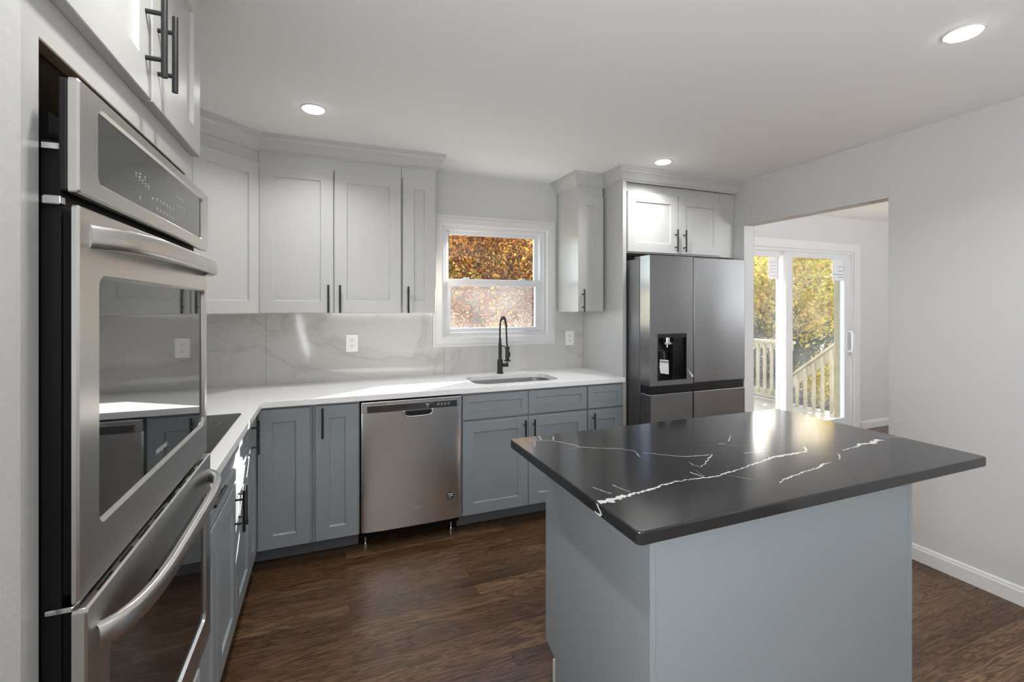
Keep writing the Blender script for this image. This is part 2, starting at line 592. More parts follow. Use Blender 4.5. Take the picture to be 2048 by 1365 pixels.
def shaker(F, a0, a1, c0, c1, t=0.02, st=0.07, rec=0.009, bev=0.005, b0=0.0):
    """shaker front: raised frame around a flat recessed panel"""
    mb = MB()
    e = 0.0018
    w, h = a1 - a0, c1 - c0
    st = min(st, w * 0.36, h * 0.30)
    T = b0 + t
    def ring(i, b):
        return [F(a0 + i, b, c0 + i), F(a1 - i, b, c0 + i), F(a1 - i, b, c1 - i), F(a0 + i, b, c1 - i)]
    vs = ring(0, b0) + ring(0, T - e) + ring(e, T) + ring(st, T) + ring(st + bev, T - rec)
    fs = [(3, 2, 1, 0)]
    for k in range(4):
        for i in range(4):
            j = (i + 1) % 4
            fs.append((k * 4 + i, k * 4 + j, k * 4 + 4 + j, k * 4 + 4 + i))
    fs.append((16, 17, 18, 19))
    return mb.add(vs, fs)


def bar_handle(F, a, c, vertical=True, L=0.168, sp=0.096, so=0.032, r=0.006, b0=0.0):
    mb = MB()
    if vertical:
        mb.tube([F(a, b0 + so, c - L / 2), F(a, b0 + so, c + L / 2)], r, 14)
        for s in (-1, 1):
            mb.tube([F(a, b0, c + s * sp / 2), F(a, b0 + so, c + s * sp / 2)], r * 0.8, 10)
    else:
        mb.tube([F(a - L / 2, b0 + so, c), F(a + L / 2, b0 + so, c)], r, 14)
        for s in (-1, 1):
            mb.tube([F(a + s * sp / 2, b0, c), F(a + s * sp / 2, b0 + so, c)], r * 0.8, 10)
    return mb


def add_door(root, F, a0, a1, c0, c1, m, handle=None, name='door', st=0.07, t=0.02):
    d = build(name, shaker(F, a0, a1, c0, c1, st=st, t=t), m, root)
    if handle:
        a, c, vert = handle
        build('handle', bar_handle(F, a, c, vert, b0=t), M_BLACK, d)
    return d


def text_mesh(s, size, F, a, b, c, name, m, parent, bold=0.0, shear=0.0):
    cu = bpy.data.curves.new('t', 'FONT')
    cu.body = s; cu.size = size; cu.align_x = 'CENTER'; cu.align_y = 'CENTER'
    cu.extrude = 0.0003; cu.offset = bold; cu.shear = shear
    o = bpy.data.objects.new('t', cu)
    COL.objects.link(o)
    dg = bpy.context.evaluated_depsgraph_get()
    me = bpy.data.meshes.new_from_object(o.evaluated_get(dg))
    bpy.data.objects.remove(o, do_unlink=True)
    mb = MB()
    mb.v = [tuple(F(a + v.co.x, b + v.co.z, c + v.co.y)) for v in me.vertices]
    mb.f = [tuple(p.vertices) for p in me.polygons]
    mb.m = [0] * len(mb.f); mb.sm = [False] * len(mb.f)
    bpy.data.meshes.remove(me)
    return build(name, mb, m, parent)


def sweep(path, prof, side=1, closed_ends=True):
    """sweep a profile [(out, z)] along a 2D path with mitred corners; side=+1 puts 'out' on the right of travel"""
    P = [Vector(p) for p in path]
    n = len(P)
    dirs = [(P[i + 1] - P[i]).normalized() for i in range(n - 1)]
    nor = [Vector((d.y, -d.x)) * side for d in dirs]
    mb = MB(); k = len(prof)
    vs = []
    for i in range(n):
        if i == 0:
            mv = nor[0]
        elif i == n - 1:
            mv = nor[-1]
        else:
            m = (nor[i - 1] + nor[i]).normalized()
            mv = m / max(0.2, m.dot(nor[i]))
        for (o, z) in prof:
            q = P[i] + mv * o
            vs.append((q.x, q.y, z))
    fs = []
    for i in range(n - 1):
        for j in range(k):
            a, b = i * k + j, i * k + (j + 1) % k
            fs.append((a, b, b + k, a + k))
    if closed_ends:
        fs.append(tuple(range(k))[::-1]); fs.append(tuple(range((n - 1) * k, n * k)))
    return mb.add(vs, fs)


def rrect(x0, x1, y0, y1, r, n=6):
    pts = []
    for cx, cy, a0 in ((x1 - r, y1 - r, 0), (x0 + r, y1 - r, 90), (x0 + r, y0 + r, 180), (x1 - r, y0 + r, 270)):
        for i in range(n + 1):
            a = R(a0 + 90 * i / n)
            pts.append((cx + r * math.cos(a), cy + r * math.sin(a)))
    return pts


def slab(outer, holes, z0, z1):
    """flat slab with holes: 2D fill of the outlines, extruded"""
    bm = bmesh.new()
    edges = []
    for loop in [outer] + holes:
        vs = [bm.verts.new((x, y, z1)) for x, y in loop]
        for i in range(len(vs)):
            edges.append(bm.edges.new((vs[i], vs[(i + 1) % len(vs)])))
    bmesh.ops.triangle_fill(bm, use_beauty=True, use_dissolve=False, edges=edges)
    bm.verts.index_update()
    top = [tuple(v.co) for v in bm.verts]
    tf = [tuple(v.index for v in f.verts) for f in bm.faces]
    bm.free()
    mb = MB()
    k = len(top)
    mb.add(top + [(x, y, z0) for x, y, z in top], tf + [tuple(i + k for i in f[::-1]) for f in tf])
    off = 0
    for loop in [outer] + holes:
        m = len(loop)
        mb.f += [(off + i, off + (i + 1) % m, off + (i + 1) % m + k, off + i + k) for i in range(m)]
        mb.m += [0] * m; mb.sm += [False] * m
        off += m
    return mb


# ------------------------------------------------------------------ room shell
mb = MB().box(-1.1, 7.0, -2.6, 3.385, -0.06, 0.0).box(3.0, 7.0, 3.385, 3.66, -0.06, 0.0)
struct('floor', mb, M_FLOOR, 'dark brown oak strip floor of the kitchen and the room beyond', 'floor')
struct('ceiling', MB().box(-1.1, 7.0, -2.6, 3.66, CE, CE + 0.08), M_CEIL, 'smooth white ceiling with recessed lights', 'ceiling')

# kitchen back wall with the window hole
WX0, WX1, WZ0, WZ1 = 0.795, 1.631, 1.192, 2.026
mb = MB()
mb.box(-1.1, WX0, YW, YW + 0.155, -0.1, CE).box(WX1, 3.177, YW, YW + 0.155, -0.1, CE)
mb.box(WX0, WX1, YW, YW + 0.155, -0.1, WZ0).box(WX0, WX1, YW, YW + 0.155, WZ1, CE)
struct('wall_back', mb, M_WALL, 'white kitchen wall behind the sink with the window in it', 'wall')
struct('wall_left', MB().box(XW - 0.1, XW, 0.7, YW, 0, CE), M_WALL, 'white wall behind the cooktop counter', 'wall')
struct('wall_near_left', MB().box(-0.50, -0.362, 0.25, 0.785, 0, CE).box(-0.50, -0.362, -2.6, -0.95, 0, CE).box(-0.50, -0.362, -0.95, 0.25, 0, 0.65).box(-0.50, -0.362, -0.95, 0.25, 2.05, CE), M_STUB, 'textured white wall end at the left edge of the picture', 'wall', 0.004)
# right wall with the cased opening
mb = MB()
mb.box(XR, XR + 0.105, -2.6, 1.724, 0, CE).box(XR, XR + 0.105, 2.7435, YW, 0, CE).box(XR, XR + 0.105, 1.724, 2.7435, 2.061, CE)
struct('wall_right', mb, M_WALL, 'white wall on the right with a wide doorway into the next room', 'wall', 0.003)
# dining room back wall with the sliding-door hole
DX0, DX1, DZ1 = 3.45, 5.60, 2.035
mb = MB()
mb.box(3.177, DX0, YD, YD + 0.155, -0.1, CE).box(DX1, 7.0, YD, YD + 0.155, -0.1, CE).box(DX0, DX1, YD, YD + 0.155, DZ1, CE)
struct('wall_dining_back', mb, M_WALL, 'white wall of the next room around the sliding glass door', 'wall')
struct('wall_dining_right', MB().box(6.9, 7.0, -2.6, YD, 0, CE), M_WALL, 'far right white wall of the next room', 'wall')
mb = MB()
for a0, a1 in ((-0.362, 0.0), (2.2, 4.05), (5.95, 7.0)):
    mb.box(a0, a1, -2.6, -2.5, 0, CE)
for a0, a1 in ((0.0, 2.2), (4.05, 5.95)):
    mb.box(a0, a1, -2.6, -2.5, 0, 0.75).box(a0, a1, -2.6, -2.5, 2.15, CE)
struct('wall_front', mb, mat('low_bounce_paint', (0.16, 0.17, 0.18), 0.6), 'wall behind the camera, darkened to cut bounce light, with two added windows', 'wall')  # unseen wall made dark to cut light bounced onto the island front
# baseboards
BP = [(0.0, 0.0), (0.014, 0.0), (0.014, 0.066), (0.010, 0.074), (0.010, 0.080), (0.004, 0.088), (0.0, 0.088)]
struct('baseboard_right', sweep([(XR, -2.5), (XR, 1.724), (XR + 0.105, 1.724)], BP, -1), M_TRIM, 'white baseboard along the right wall', 'baseboard')
struct('baseboard_dining_back', sweep([(5.715, YD), (6.9, YD)], BP, 1), M_TRIM, 'white baseboard beside the sliding glass door', 'baseboard')
struct('baseboard_dining_right', sweep([(6.9, YD), (6.9, -2.5)], BP, 1), M_TRIM, 'white baseboard on the far right wall of the next room', 'baseboard')

# ------------------------------------------------------------------ kitchen window
w = thing('window_1', (1.213, YW, WZ0), 'white double-hung window above the sink', 'window')
w['kind'] = 'structure'
c = 0.077
mb = MB()
prof = [(0.0, 0.0), (0.0, 0.012), (0.016, 0.012), (0.022, 0.018), (0.064, 0.018), (0.077, 0.010), (0.077, 0.0)]
# picture-frame casing: mitred ring of the profile (inwards distance -> depth)
x0, x1, z0, z1 = WX0 - 0.074, WX1 + 0.085, WZ0 - 0.073, WZ1 + 0.072
k = len(prof)
corners = [((x0, z0), (1, 1)), ((x1, z0), (-1, 1)), ((x1, z1), (-1, -1)), ((x0, z1), (1, -1))]
vs = []
for (cx, cz), (sx, sz) in corners:
    for o_, d_ in prof:
        vs.append((cx + sx * o_, YW - d_ - 0.0005, cz + sz * o_))
fs = []
for i in range(4):
    j = (i + 1) % 4
    for q in range(k - 1):
        fs.append((i * k + q, j * k + q, j * k + q + 1, i * k + q + 1))
mb.add(vs, fs)
build('casing', mb, M_TRIM, w)
# jamb liner and vinyl frame
yF0, yF1 = YW + 0.0, YW + 0.145
mb = MB()
def ring_box(mb, x0, x1, z0, z1, t, y0, y1, tb=None, tt=None):
    tb = t if tb is None else tb; tt = t if tt is None else tt
    mb.box(x0, x0 + t, y0, y1, z0, z1).box(x1 - t, x1, y0, y1, z0, z1)
    mb.box(x0 + t, x1 - t, y0, y1, z0, z0 + tb).box(x0 + t, x1 - t, y0, y1, z1 - tt, z1)
ring_box(mb, WX0, WX1, WZ0, WZ1, 0.012, yF0, yF1)
build('jamb', mb, M_TRIM, w)
mb = MB()
ring_box(mb, WX0 + 0.012, WX1 - 0.012, WZ0 + 0.012, WZ1 - 0.012, 0.018, YW + 0.02, yF1)
build('frame', mb, M_VINYL, w, 0.002)
up = MB(); ring_box(up, 0.826, 1.604, 1.588, 1.995, 0.030, YW + 0.075, YW + 0.105, 0.036, 0.026)
us = build('upper_sash', up, M_VINYL, w, 0.002)
build('pane', MB().box(0.854, 1.576, YW + 0.088, YW + 0.092, 1.622, 1.971), M_GLASS, us)
lo = MB(); ring_box(lo, 0.826, 1.604, 1.224, 1.628, 0.036, YW + 0.035, YW + 0.065, 0.03, 0.05)
ls = build('lower_sash', lo, M_VINYL, w, 0.002)
build('pane', MB().box(0.86, 1.57, YW + 0.048, YW + 0.052, 1.252, 1.58), M_GLASSH, ls)
for lx in (0.985, 1.455):
    mb = MB().box(lx - 0.028, lx + 0.028, YW + 0.04, YW + 0.062, 1.628, 1.634)
    mb.tube([(lx, YW + 0.05, 1.634), (lx, YW + 0.05, 1.642)], 0.014, 16)
    mb.box(lx - 0.004, lx + 0.03, YW + 0.046, YW + 0.054, 1.636, 1.642)
    build('sash_lock', mb, M_VINYL, ls)
build('insect_screen', MB().box(0.83, 1.60, YW + 0.128, YW + 0.130, 1.226, 1.605), M_SCREEN, w)

# added unseen rear windows: frames for the fill lamps, panels shut out the sky
for i, (a0, a1) in enumerate(((0.0, 2.2), (4.05, 5.95))):
    mb = MB(); ring_box(mb, a0, a1, 0.75, 2.15, 0.05, -2.58, -2.52)
    mid = (a0 + a1) / 2
    mb.box(mid - 0.04, mid + 0.04, -2.58, -2.52, 0.8, 2.1)
    wf_ = struct('window_%d' % (i + 2), mb, M_VINYL, 'added white window frame with a sky-blocking panel in the wall behind the camera', 'window')
    build('sky_blocker', MB().box(a0 + 0.051, a1 - 0.051, -2.598, -2.585, 0.801, 2.099), M_PLATE, wf_)  # added panel that keeps blue sky light out of the room

mb = MB()  # left window added around its fill lamp, panel shuts out the sky
mb.box(-0.46, -0.40, -0.95, -0.90, 0.65, 2.05).box(-0.46, -0.40, 0.20, 0.25, 0.65, 2.05)
mb.box(-0.46, -0.40, -0.90, 0.20, 0.65, 0.70).box(-0.46, -0.40, -0.90, 0.20, 2.0, 2.05).box(-0.45, -0.41, -0.38, -0.32, 0.70, 2.0)
wf_ = struct('window_4', mb, M_VINYL, 'added white window frame with a sky-blocking panel in the left wall behind the camera', 'window')
build('sky_blocker', MB().box(-0.485, -0.470, -0.899, 0.199, 0.701, 1.999), M_PLATE, wf_)

# ------------------------------------------------------------------ sliding glass door
d = thing('door_1', (4.52, YD, 0), 'white sliding glass door to the wooden deck', 'door')
d['kind'] = 'structure'
mb = MB()
mb.box(DX1, DX1 + 0.10, YD - 0.016, YD - 0.0005, 0, DZ1 + 0.09).box(DX0 - 0.1, DX1, YD - 0.016, YD - 0.0005, DZ1, DZ1 + 0.09)
mb.box(DX0 - 0.1, DX0, YD - 0.016, YD - 0.0005, 0, DZ1)
build('casing', mb, M_TRIM, d, 0.003)
mb = MB()
ring_box(mb, DX0, DX1, 0.0, DZ1, 0.028, YD - 0.002, YD + 0.13, 0.05, 0.03)
mb.box(DX0 + 0.028, DX1 - 0.028, YD + 0.055, YD + 0.075, 0.05, 0.062)
build('frame', mb, M_VINYL, d, 0.002)
mb = MB().box(DX1 - 0.028, DX1 + 0.01, YD + 0.131, YD + 0.20, 0.0, DZ1).box(DX0 - 0.01, DX0 + 0.028, YD + 0.131, YD + 0.20, 0.0, DZ1)
build('exterior_jamb', mb, M_DECK, d)
mb = MB(); ring_box(mb, 3.478, 4.585, 0.05, DZ1 - 0.03, 0.085, YD + 0.075, YD + 0.112, 0.10, 0.06)
fp = build('fixed_panel', mb, M_VINYL, d, 0.003)
build('pane', MB().box(3.56, 4.502, YD + 0.09, YD + 0.096, 0.148, DZ1 - 0.088), M_GLASSH, fp)
mb = MB(); ring_box(mb, 4.535, 5.572, 0.05, DZ1 - 0.03, 0.10, YD + 0.016, YD + 0.053, 0.10, 0.06)
sp = build('sliding_panel', mb, M_VINYL, d, 0.003)
build('pane', MB().box(4.633, 5.474, YD + 0.032, YD + 0.038, 0.148, DZ1 - 0.088), M_GLASSH, sp)
mb = MB().tube([(5.525, YD + 0.014, 1.14), (5.525, YD - 0.03, 1.13), (5.525, YD - 0.038, 1.10), (5.525, YD - 0.038, 0.94), (5.525, YD - 0.03, 0.91), (5.525, YD + 0.014, 0.90)], 0.012, 12)
mb.box(5.505, 5.545, YD + 0.008, YD + 0.016, 0.86, 1.16)
h = build('handle', mb, M_VINYL, sp)
build('latch', MB().tube([(5.525, YD + 0.008, 0.875), (5.525, YD - 0.012, 0.875)], 0.008, 12).box(5.521, 5.529, YD - 0.018, YD - 0.010, 0.845, 0.88), M_CHROME, sp)
st = thing('paper_sticker', (4.44, YD + 0.0895, 1.72), 'narrow printed paper sticker in the top corner of the left glass panel', 'sticker')
build('sheet', MB().box(4.37, 4.50, YD + 0.0885, YD + 0.0897, 1.71, 1.945), M_PAPER, st)
mb = MB()
for i in range(5):
    mb.box(4.385, 4.47, YD + 0.0879, YD + 0.0884, 1.745 + i * 0.035, 1.751 + i * 0.035)
build('print', mb, M_MARK, st)
st = thing('paper_sticker', (5.38, YD + 0.0315, 1.72), 'square printed paper sticker in the top right corner of the sliding glass panel', 'sticker')
build('sheet', MB().box(5.29, 5.472, YD + 0.0305, YD + 0.0317, 1.71, 1.945), M_PAPER, st)
mb = MB()
for zz_, xa in ((1.865, 5.385), (1.815, 5.385), (1.775, 5.29), (1.745, 5.385)):
    mb.box(xa, 5.465, YD + 0.0299, YD + 0.0304, zz_, zz_ + 0.007)
build('print', mb, M_PRINT, st)

# ------------------------------------------------------------------ wall cabinets
FB = frame((0, YU + 0.02), (1, 0), (0, -1))     # back wall cabinets, a = X
CB, CT = 1.377, 2.325                            # box bottom / top
DB, DT = 1.383, 2.25
t = thing('wall_cabinet', (0.03, 3.2, CB), 'white two-door wall cabinet in the middle of the run left of the window', 'cabinet', 'white wall cabinets')
build('body', MB().box(-0.368, 0.445, YU + 0.022, YW - 0.012, CB, CT), M_WCAB, t, 0.001)
add_door(t, FB, -0.362, 0.036, DB, DT, M_WCAB, (0.008, 1.466, True))
add_door(t, FB, 0.044, 0.441, DB, DT, M_WCAB, (0.074, 1.466, True))
t = thing('wall_cabinet', (0.56, 3.2, CB), 'narrow white one-door wall cabinet just left of the window', 'cabinet', 'white wall cabinets')
build('body', MB().box(0.447, 0.671, YU + 0.022, YW - 0.012, CB, CT), M_WCAB, t, 0.001)
add_door(t, FB, 0.454, 0.664, DB, DT, M_WCAB, (0.484, 1.463, True))
t = thing('wall_cabinet', (1.85, 3.2, CB), 'slim white one-door wall cabinet right of the window beside the fridge panel', 'cabinet', 'white wall cabinets')
build('body', MB().box(1.742, 1.962, YU + 0.022, YW - 0.012, CB, CT), M_WCAB, t, 0.001)
add_door(t, FB, 1.737, 1.955, DB, DT, M_WCAB, (1.772, 1.463, True))
# corner cabinet with a diagonal door
r2 = math.sqrt(0.5)
A, B = (-0.65, 2.775), (-0.370, 3.055)
t = thing('corner_wall_cabinet', (-0.7, 3.1, CB), 'white corner wall cabinet with a diagonal door behind the ovens', 'cabinet', 'white wall cabinets')
build('body', MB().prism([(XW + 0.012, YW - 0.012), (XW + 0.012, 2.775), A, B, (-0.370, YW - 0.012)], CB, CT), M_WCAB, t)
FD = frame(A, (r2, r2), (r2, -r2))
add_door(t, FD, 0.012, 0.394, DB, DT, M_WCAB)
# cabinet above the fridge
FFR = frame((0, 2.84), (1, 0), (0, -1))
t = thing('fridge_wall_cabinet', (2.5, 3.1, 1.81), 'white two-door cabinet above the fridge', 'cabinet', 'white wall cabinets')
build('body', MB().box(2.008, 2.915, 2.842, YW - 0.012, 1.812, CT), M_WCAB, t)
build('filler', MB().box(2.917, XR - 0.003, 2.842, 2.862, 1.812, CT), M_WCAB, t)
add_door(t, FFR, 2.027, 2.485, 1.820, 2.26, M_WCAB, (2.455, 1.915, True), st=0.07)
add_door(t, FFR, 2.491, 2.910, 1.820, 2.26, M_WCAB, (2.535, 1.915, True), st=0.07)
o = build('fridge_side_panel', MB().box(1.976, 2.006, 2.81, YW - 0.001, 0, CT), M_WCAB, None, 0.001)
tag(o, 'tall white panel standing between the counter and the fridge', 'panel')

# crown mouldings
CP = [(-0.01, 2.322), (0.006, 2.322), (0.009, 2.330), (0.017, 2.337), (0.024, 2.352), (0.036, 2.373), (0.046, 2.384), (0.048, 2.396), (0.056, 2.400), (0.056, 2.4195), (-0.01, 2.4195)]
yv = YU + 0.022
cr = sweep([(A[0] - 0.3, A[1]), A, B, (0.671, yv), (0.671, YW - 0.001)], CP, 1)
struct('trim_1', cr, M_WCAB, 'white crown moulding over the wall cabinets left of the window', 'moulding')
cr = sweep([(1.742, YW - 0.001), (1.742, yv), (1.976, yv)], CP, 1)
struct('trim_2', cr, M_WCAB, 'short white crown moulding over the slim cabinet right of the window', 'moulding')
cr = sweep([(1.976, yv + 0.05), (1.976, 2.81 + 0.0), (2.2, 2.81), (XR - 0.002, 2.81)], CP, 1)
struct('trim_3', cr, M_WCAB, 'white crown moulding over the cabinet above the fridge', 'moulding')

# ------------------------------------------------------------------ backsplash
o = build('backsplash', MB().box(XW + 0.001, -0.3655, YW - 0.0105, YW - 0.0005, ZC + 0.0005, CB - 0.001)
          .box(-0.3640, 0.7195, YW - 0.0105, YW - 0.0005, ZC + 0.0005, CB - 0.001)
          .box(0.7195, 0.801, YW - 0.0105, YW - 0.0005, ZC + 0.0005, 1.1185)
          .box(0.8025, 1.7165, YW - 0.0105, YW - 0.0005, ZC + 0.0005, 1.1185)
          .box(1.7165, 1.9755, YW - 0.0105, YW - 0.0005, ZC + 0.0005, CB + 0.008)
          .box(XW + 0.0005, XW + 0.0105, 1.62, YW - 0.011, ZC + 0.0005, CB - 0.001), M_MARBLE)
tag(o, 'large white marble slabs with faint grey veins on the wall above the counter', 'backsplash')


def outlet(x, z, label):
    t = thing('wall_outlet', (x, YW - 0.011, z), label, 'outlet', 'white wall outlets')
    F = frame((x, YW - 0.0107), (1, 0), (0, -1))
    build('plate', MB().fbox(F, -0.039, 0.039, 0, 0.005, z - 0.0595, z + 0.0595), M_PLATE, t, 0.002)
    mb = MB().fbox(F, -0.018, 0.018, 0.0052, 0.0075, z - 0.034, z + 0.034)
    r = build('receptacle', mb, M_PLATE, t, 0.001)
    mb = MB()
    for s in (-1, 1):
        zc = z + s * 0.019
        mb.fbox(F, -0.0095, -0.0065, 0.0076, 0.008, zc - 0.001, zc + 0.008)
        mb.fbox(F, 0.0065, 0.0095, 0.0076, 0.008, zc - 0.001, zc + 0.008)
        mb.tube([F(0, 0.0076, zc - 0.008), F(0, 0.008, zc - 0.008)], 0.003, 10)
    build('slots', mb, M_SLOT, r)


outlet(0.160, 1.168, 'white wall outlet on the marble above the dishwasher')
outlet(1.852, 1.160, 'white wall outlet on the marble right of the window')

# ------------------------------------------------------------------ countertop, cooktop, sink, faucet
outer = [(XW + 0.001, 1.622), (-0.320, 1.622), (-0.320, 2.775), (1.9745, 2.775), (1.9745, YW - 0.001), (XW + 0.001, YW - 0.001)]
SX0, SX1, SY0, SY1 = 0.905, 1.520, 2.872, 3.225
hole = rrect(SX0, SX1, SY0, SY1, 0.09, 8)
o = build('countertop', slab(outer, [hole], ZC - 0.033, ZC), M_QUARTZ, None, 0.002)
tag(o, 'white quartz countertop running around the corner over the grey base cabinets', 'countertop')

t = thing('sink', (1.21, 3.05, 0.69), 'undermount stainless steel sink below the window', 'sink')
mb = MB()
rings = []
for (ins, z, rr) in ((-0.012, ZC - 0.0345, 0.10), (0.0, ZC - 0.0345, 0.09), (0.004, ZC - 0.16, 0.085), (0.03, ZC - 0.225, 0.06), (0.20, ZC - 0.232, 0.02)):
    rings.append([(x, y, z) for x, y in rrect(SX0 + ins, SX1 - ins, SY0 + min(ins, 0.12), SY1 - min(ins, 0.12), rr, 8)])
m_ = len(rings[0])
vs = [p for r_ in rings for p in r_]
fs = []
for i in range(len(rings) - 1):
    for j in range(m_):
        fs.append((i * m_ + j, i * m_ + (j + 1) % m_, (i + 1) * m_ + (j + 1) % m_, (i + 1) * m_ + j))
fs.append(tuple(range((len(rings) - 1) * m_, len(rings) * m_)))
mb.add(vs, fs, 0, True)
bowl = build('bowl', mb, M_STEEL_SINK, t)
sol = bowl.modifiers.new('thick', 'SOLIDIFY'); sol.thickness = 0.0015; sol.offset = 1
build('drain', MB().tube([(1.2125, 3.0485, ZC - 0.2315), (1.2125, 3.0485, ZC - 0.228)], 0.042, 24).tube([(1.2125, 3.0485, ZC - 0.228), (1.2125, 3.0485, ZC - 0.222)], 0.012, 12), M_CHROME, t)

fx, fy = 1.215, 3.295
t = thing('kitchen_faucet', (fx, fy, ZC), 'matte black pull-down faucet with a spring neck behind the sink', 'faucet')
mb = MB()
mb.tube([(fx, fy, ZC), (fx, fy, ZC + 0.008)], 0.026, 24).tube([(fx, fy, ZC + 0.008), (fx, fy, ZC + 0.105)], 0.0205, 24)
build('base', mb, M_BLACK, t)
mb = MB().tube([(fx, fy, ZC + 0.105), (fx, fy, ZC + 0.225)], 0.0125, 18).tube([(fx, fy, ZC + 0.225), (fx, fy, ZC + 0.262)], 0.0095, 18)
build('pole', mb, M_BLACK, t)
arc = []
zs = ZC + 0.262
for i in range(8):
    arc.append((fx, fy, zs + 0.09 * i / 8))
for i in range(17):
    a = PI * i / 16
    arc.append((fx, fy - 0.065 + 0.065 * math.cos(a), zs + 0.09 + 0.072 * math.sin(a)))
hose = [(fx + 0.001, fy - 0.130, zs + 0.05), (fx + 0.004, fy - 0.130, zs - 0.01), (fx + 0.008, fy - 0.13, zs - 0.055)]
build('hose', MB().tube(arc + hose, 0.0058, 12), M_BLACKP, t)
# spring coil around the arched part of the hose
pts = [Vector(p) for p in arc]
coil = []
N = 330
for i in range(N + 1):
    s_ = i / N * (len(pts) - 1)
    k_ = min(int(s_), len(pts) - 2)
    p = pts[k_].lerp(pts[k_ + 1], s_ - k_)
    dr = (pts[k_ + 1] - pts[k_]).normalized()
    a_ = Vector((1, 0, 0)); b_ = dr.cross(a_)
    th = i / N * 26 * 2 * PI
    coil.append(p + a_ * (0.0105 * math.cos(th)) + b_ * (0.0105 * math.sin(th)))
build('spring', MB().tube(coil, 0.0016, 6), M_BLACK, t)
hx, hy, hz = fx + 0.008, fy - 0.13, zs - 0.055
mb = MB().tube([(hx, hy, hz), (hx, hy, hz - 0.006), (hx, hy, hz - 0.075), (hx, hy, hz - 0.092)], [0.010, 0.0145, 0.0155, 0.013], 18)
mb.tube([(hx, hy, hz - 0.092), (hx, hy, hz - 0.101)], 0.024, 24)
sh = build('spray_head', mb, M_BLACK, t)
build('spray_lever', MB().box(hx + 0.012, hx + 0.021, hy - 0.005, hy + 0.005, hz - 0.07, hz - 0.035), M_BLACKP, sh)
build('holder_arm', MB().tube([(fx, fy, ZC + 0.215), (hx, hy, ZC + 0.215 - 0.01)], 0.0045, 10).tube([(hx, hy, ZC + 0.197), (hx, hy, ZC + 0.211)], 0.018, 18), M_BLACK, t)
mb = MB().tube([(fx + 0.018, fy, ZC + 0.062), (fx + 0.05, fy, ZC + 0.062)], 0.014, 18).tube([(fx + 0.05, fy, ZC + 0.062), (fx + 0.062, fy, ZC + 0.062)], 0.017, 18)
mb.tube([(fx + 0.055, fy - 0.004, ZC + 0.07), (fx + 0.052, fy - 0.02, ZC + 0.12), (fx + 0.050, fy - 0.03, ZC + 0.145)], 0.0045, 10)
build('lever', mb, M_BLACK, t)

t = thing('cooktop', (-0.63, 2.13, ZC), 'black glass cooktop set on the white counter beside the ovens', 'cooktop')
build('glass', slab(rrect(-0.890, -0.373, 1.755, 2.51, 0.012, 4), [], ZC + 0.0004, ZC + 0.005), M_COOKG, t, 0.001)
for (bx, by, br_) in ((-0.50, 2.32, 0.075), (-0.50, 1.95, 0.10), (-0.75, 2.32, 0.10), (-0.75, 1.95, 0.075)):
    mb = MB()
    for rr in (br_, br_ * 0.55):
        n_ = 40
        vs = [(bx + q * math.cos(2 * PI * i / n_), by + q * math.sin(2 * PI * i / n_), ZC + 0.0053) for q in (rr - 0.0012, rr) for i in range(n_)]
        mb.add(vs, [(i, (i + 1) % n_, n_ + (i + 1) % n_, n_ + i) for i in range(n_)])
    build('burner_ring', mb, M_MARK, t)

# ------------------------------------------------------------------ base cabinets
KZ = 0.108
ZT = ZC - 0.034
FBB = frame((0, YDOOR + 0.02), (1, 0), (0, -1))
FLL = frame((XDOOR - 0.02, 0), (0, 1), (1, 0))
GC = M_GCAB
DZ0, DZ1_ = 0.116, 0.700
RZ0, RZ1 = 0.712, 0.866


def base_body(t, x0, x1, y0, y1, kx0, kx1, ky0, ky1):
    build('body', MB().box(x0, x1, y0, y1, KZ, ZT), GC, t)
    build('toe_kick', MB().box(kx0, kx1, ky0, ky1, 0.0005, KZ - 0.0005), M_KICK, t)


# corner cabinet: L-shaped, one door on each side of the inner corner
t = thing('corner_base_cabinet', (-0.5, 3.0, 0), 'blue-grey corner base cabinet with a wide door left of the dishwasher', 'cabinet', 'blue-grey base cabinets')
poly = [(XW + 0.003, 2.566), (XDOOR - 0.021, 2.566), (XDOOR - 0.021, YDOOR + 0.021), (-0.074, YDOOR + 0.021), (-0.074, YW - 0.003), (XW + 0.003, YW - 0.003)]
build('body', MB().prism(poly, KZ, ZT), GC, t)
polyk = [(XW + 0.003, 2.566), (XDOOR - 0.085, 2.566), (XDOOR - 0.085, 2.925), (-0.074, 2.925), (-0.074, YW - 0.003), (XW + 0.003, YW - 0.003)]
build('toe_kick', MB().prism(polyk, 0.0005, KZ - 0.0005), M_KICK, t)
add_door(t, FBB, XDOOR + 0.003, -0.087, DZ0, RZ1, GC)
add_door(t, FLL, 2.568, 2.768, DZ0, RZ1, GC, (2.594, 0.775, True))
t = thing('narrow_base_cabinet', (0.05, 3.0, 0), 'narrow blue-grey one-door base cabinet touching the dishwasher on its left', 'cabinet', 'blue-grey base cabinets')
base_body(t, -0.072, 0.175, YDOOR + 0.021, YW - 0.003, -0.072, 0.175, 2.925, 2.945)
add_door(t, FBB, -0.058, 0.168, DZ0, RZ1, GC, (-0.022, 0.776, True))
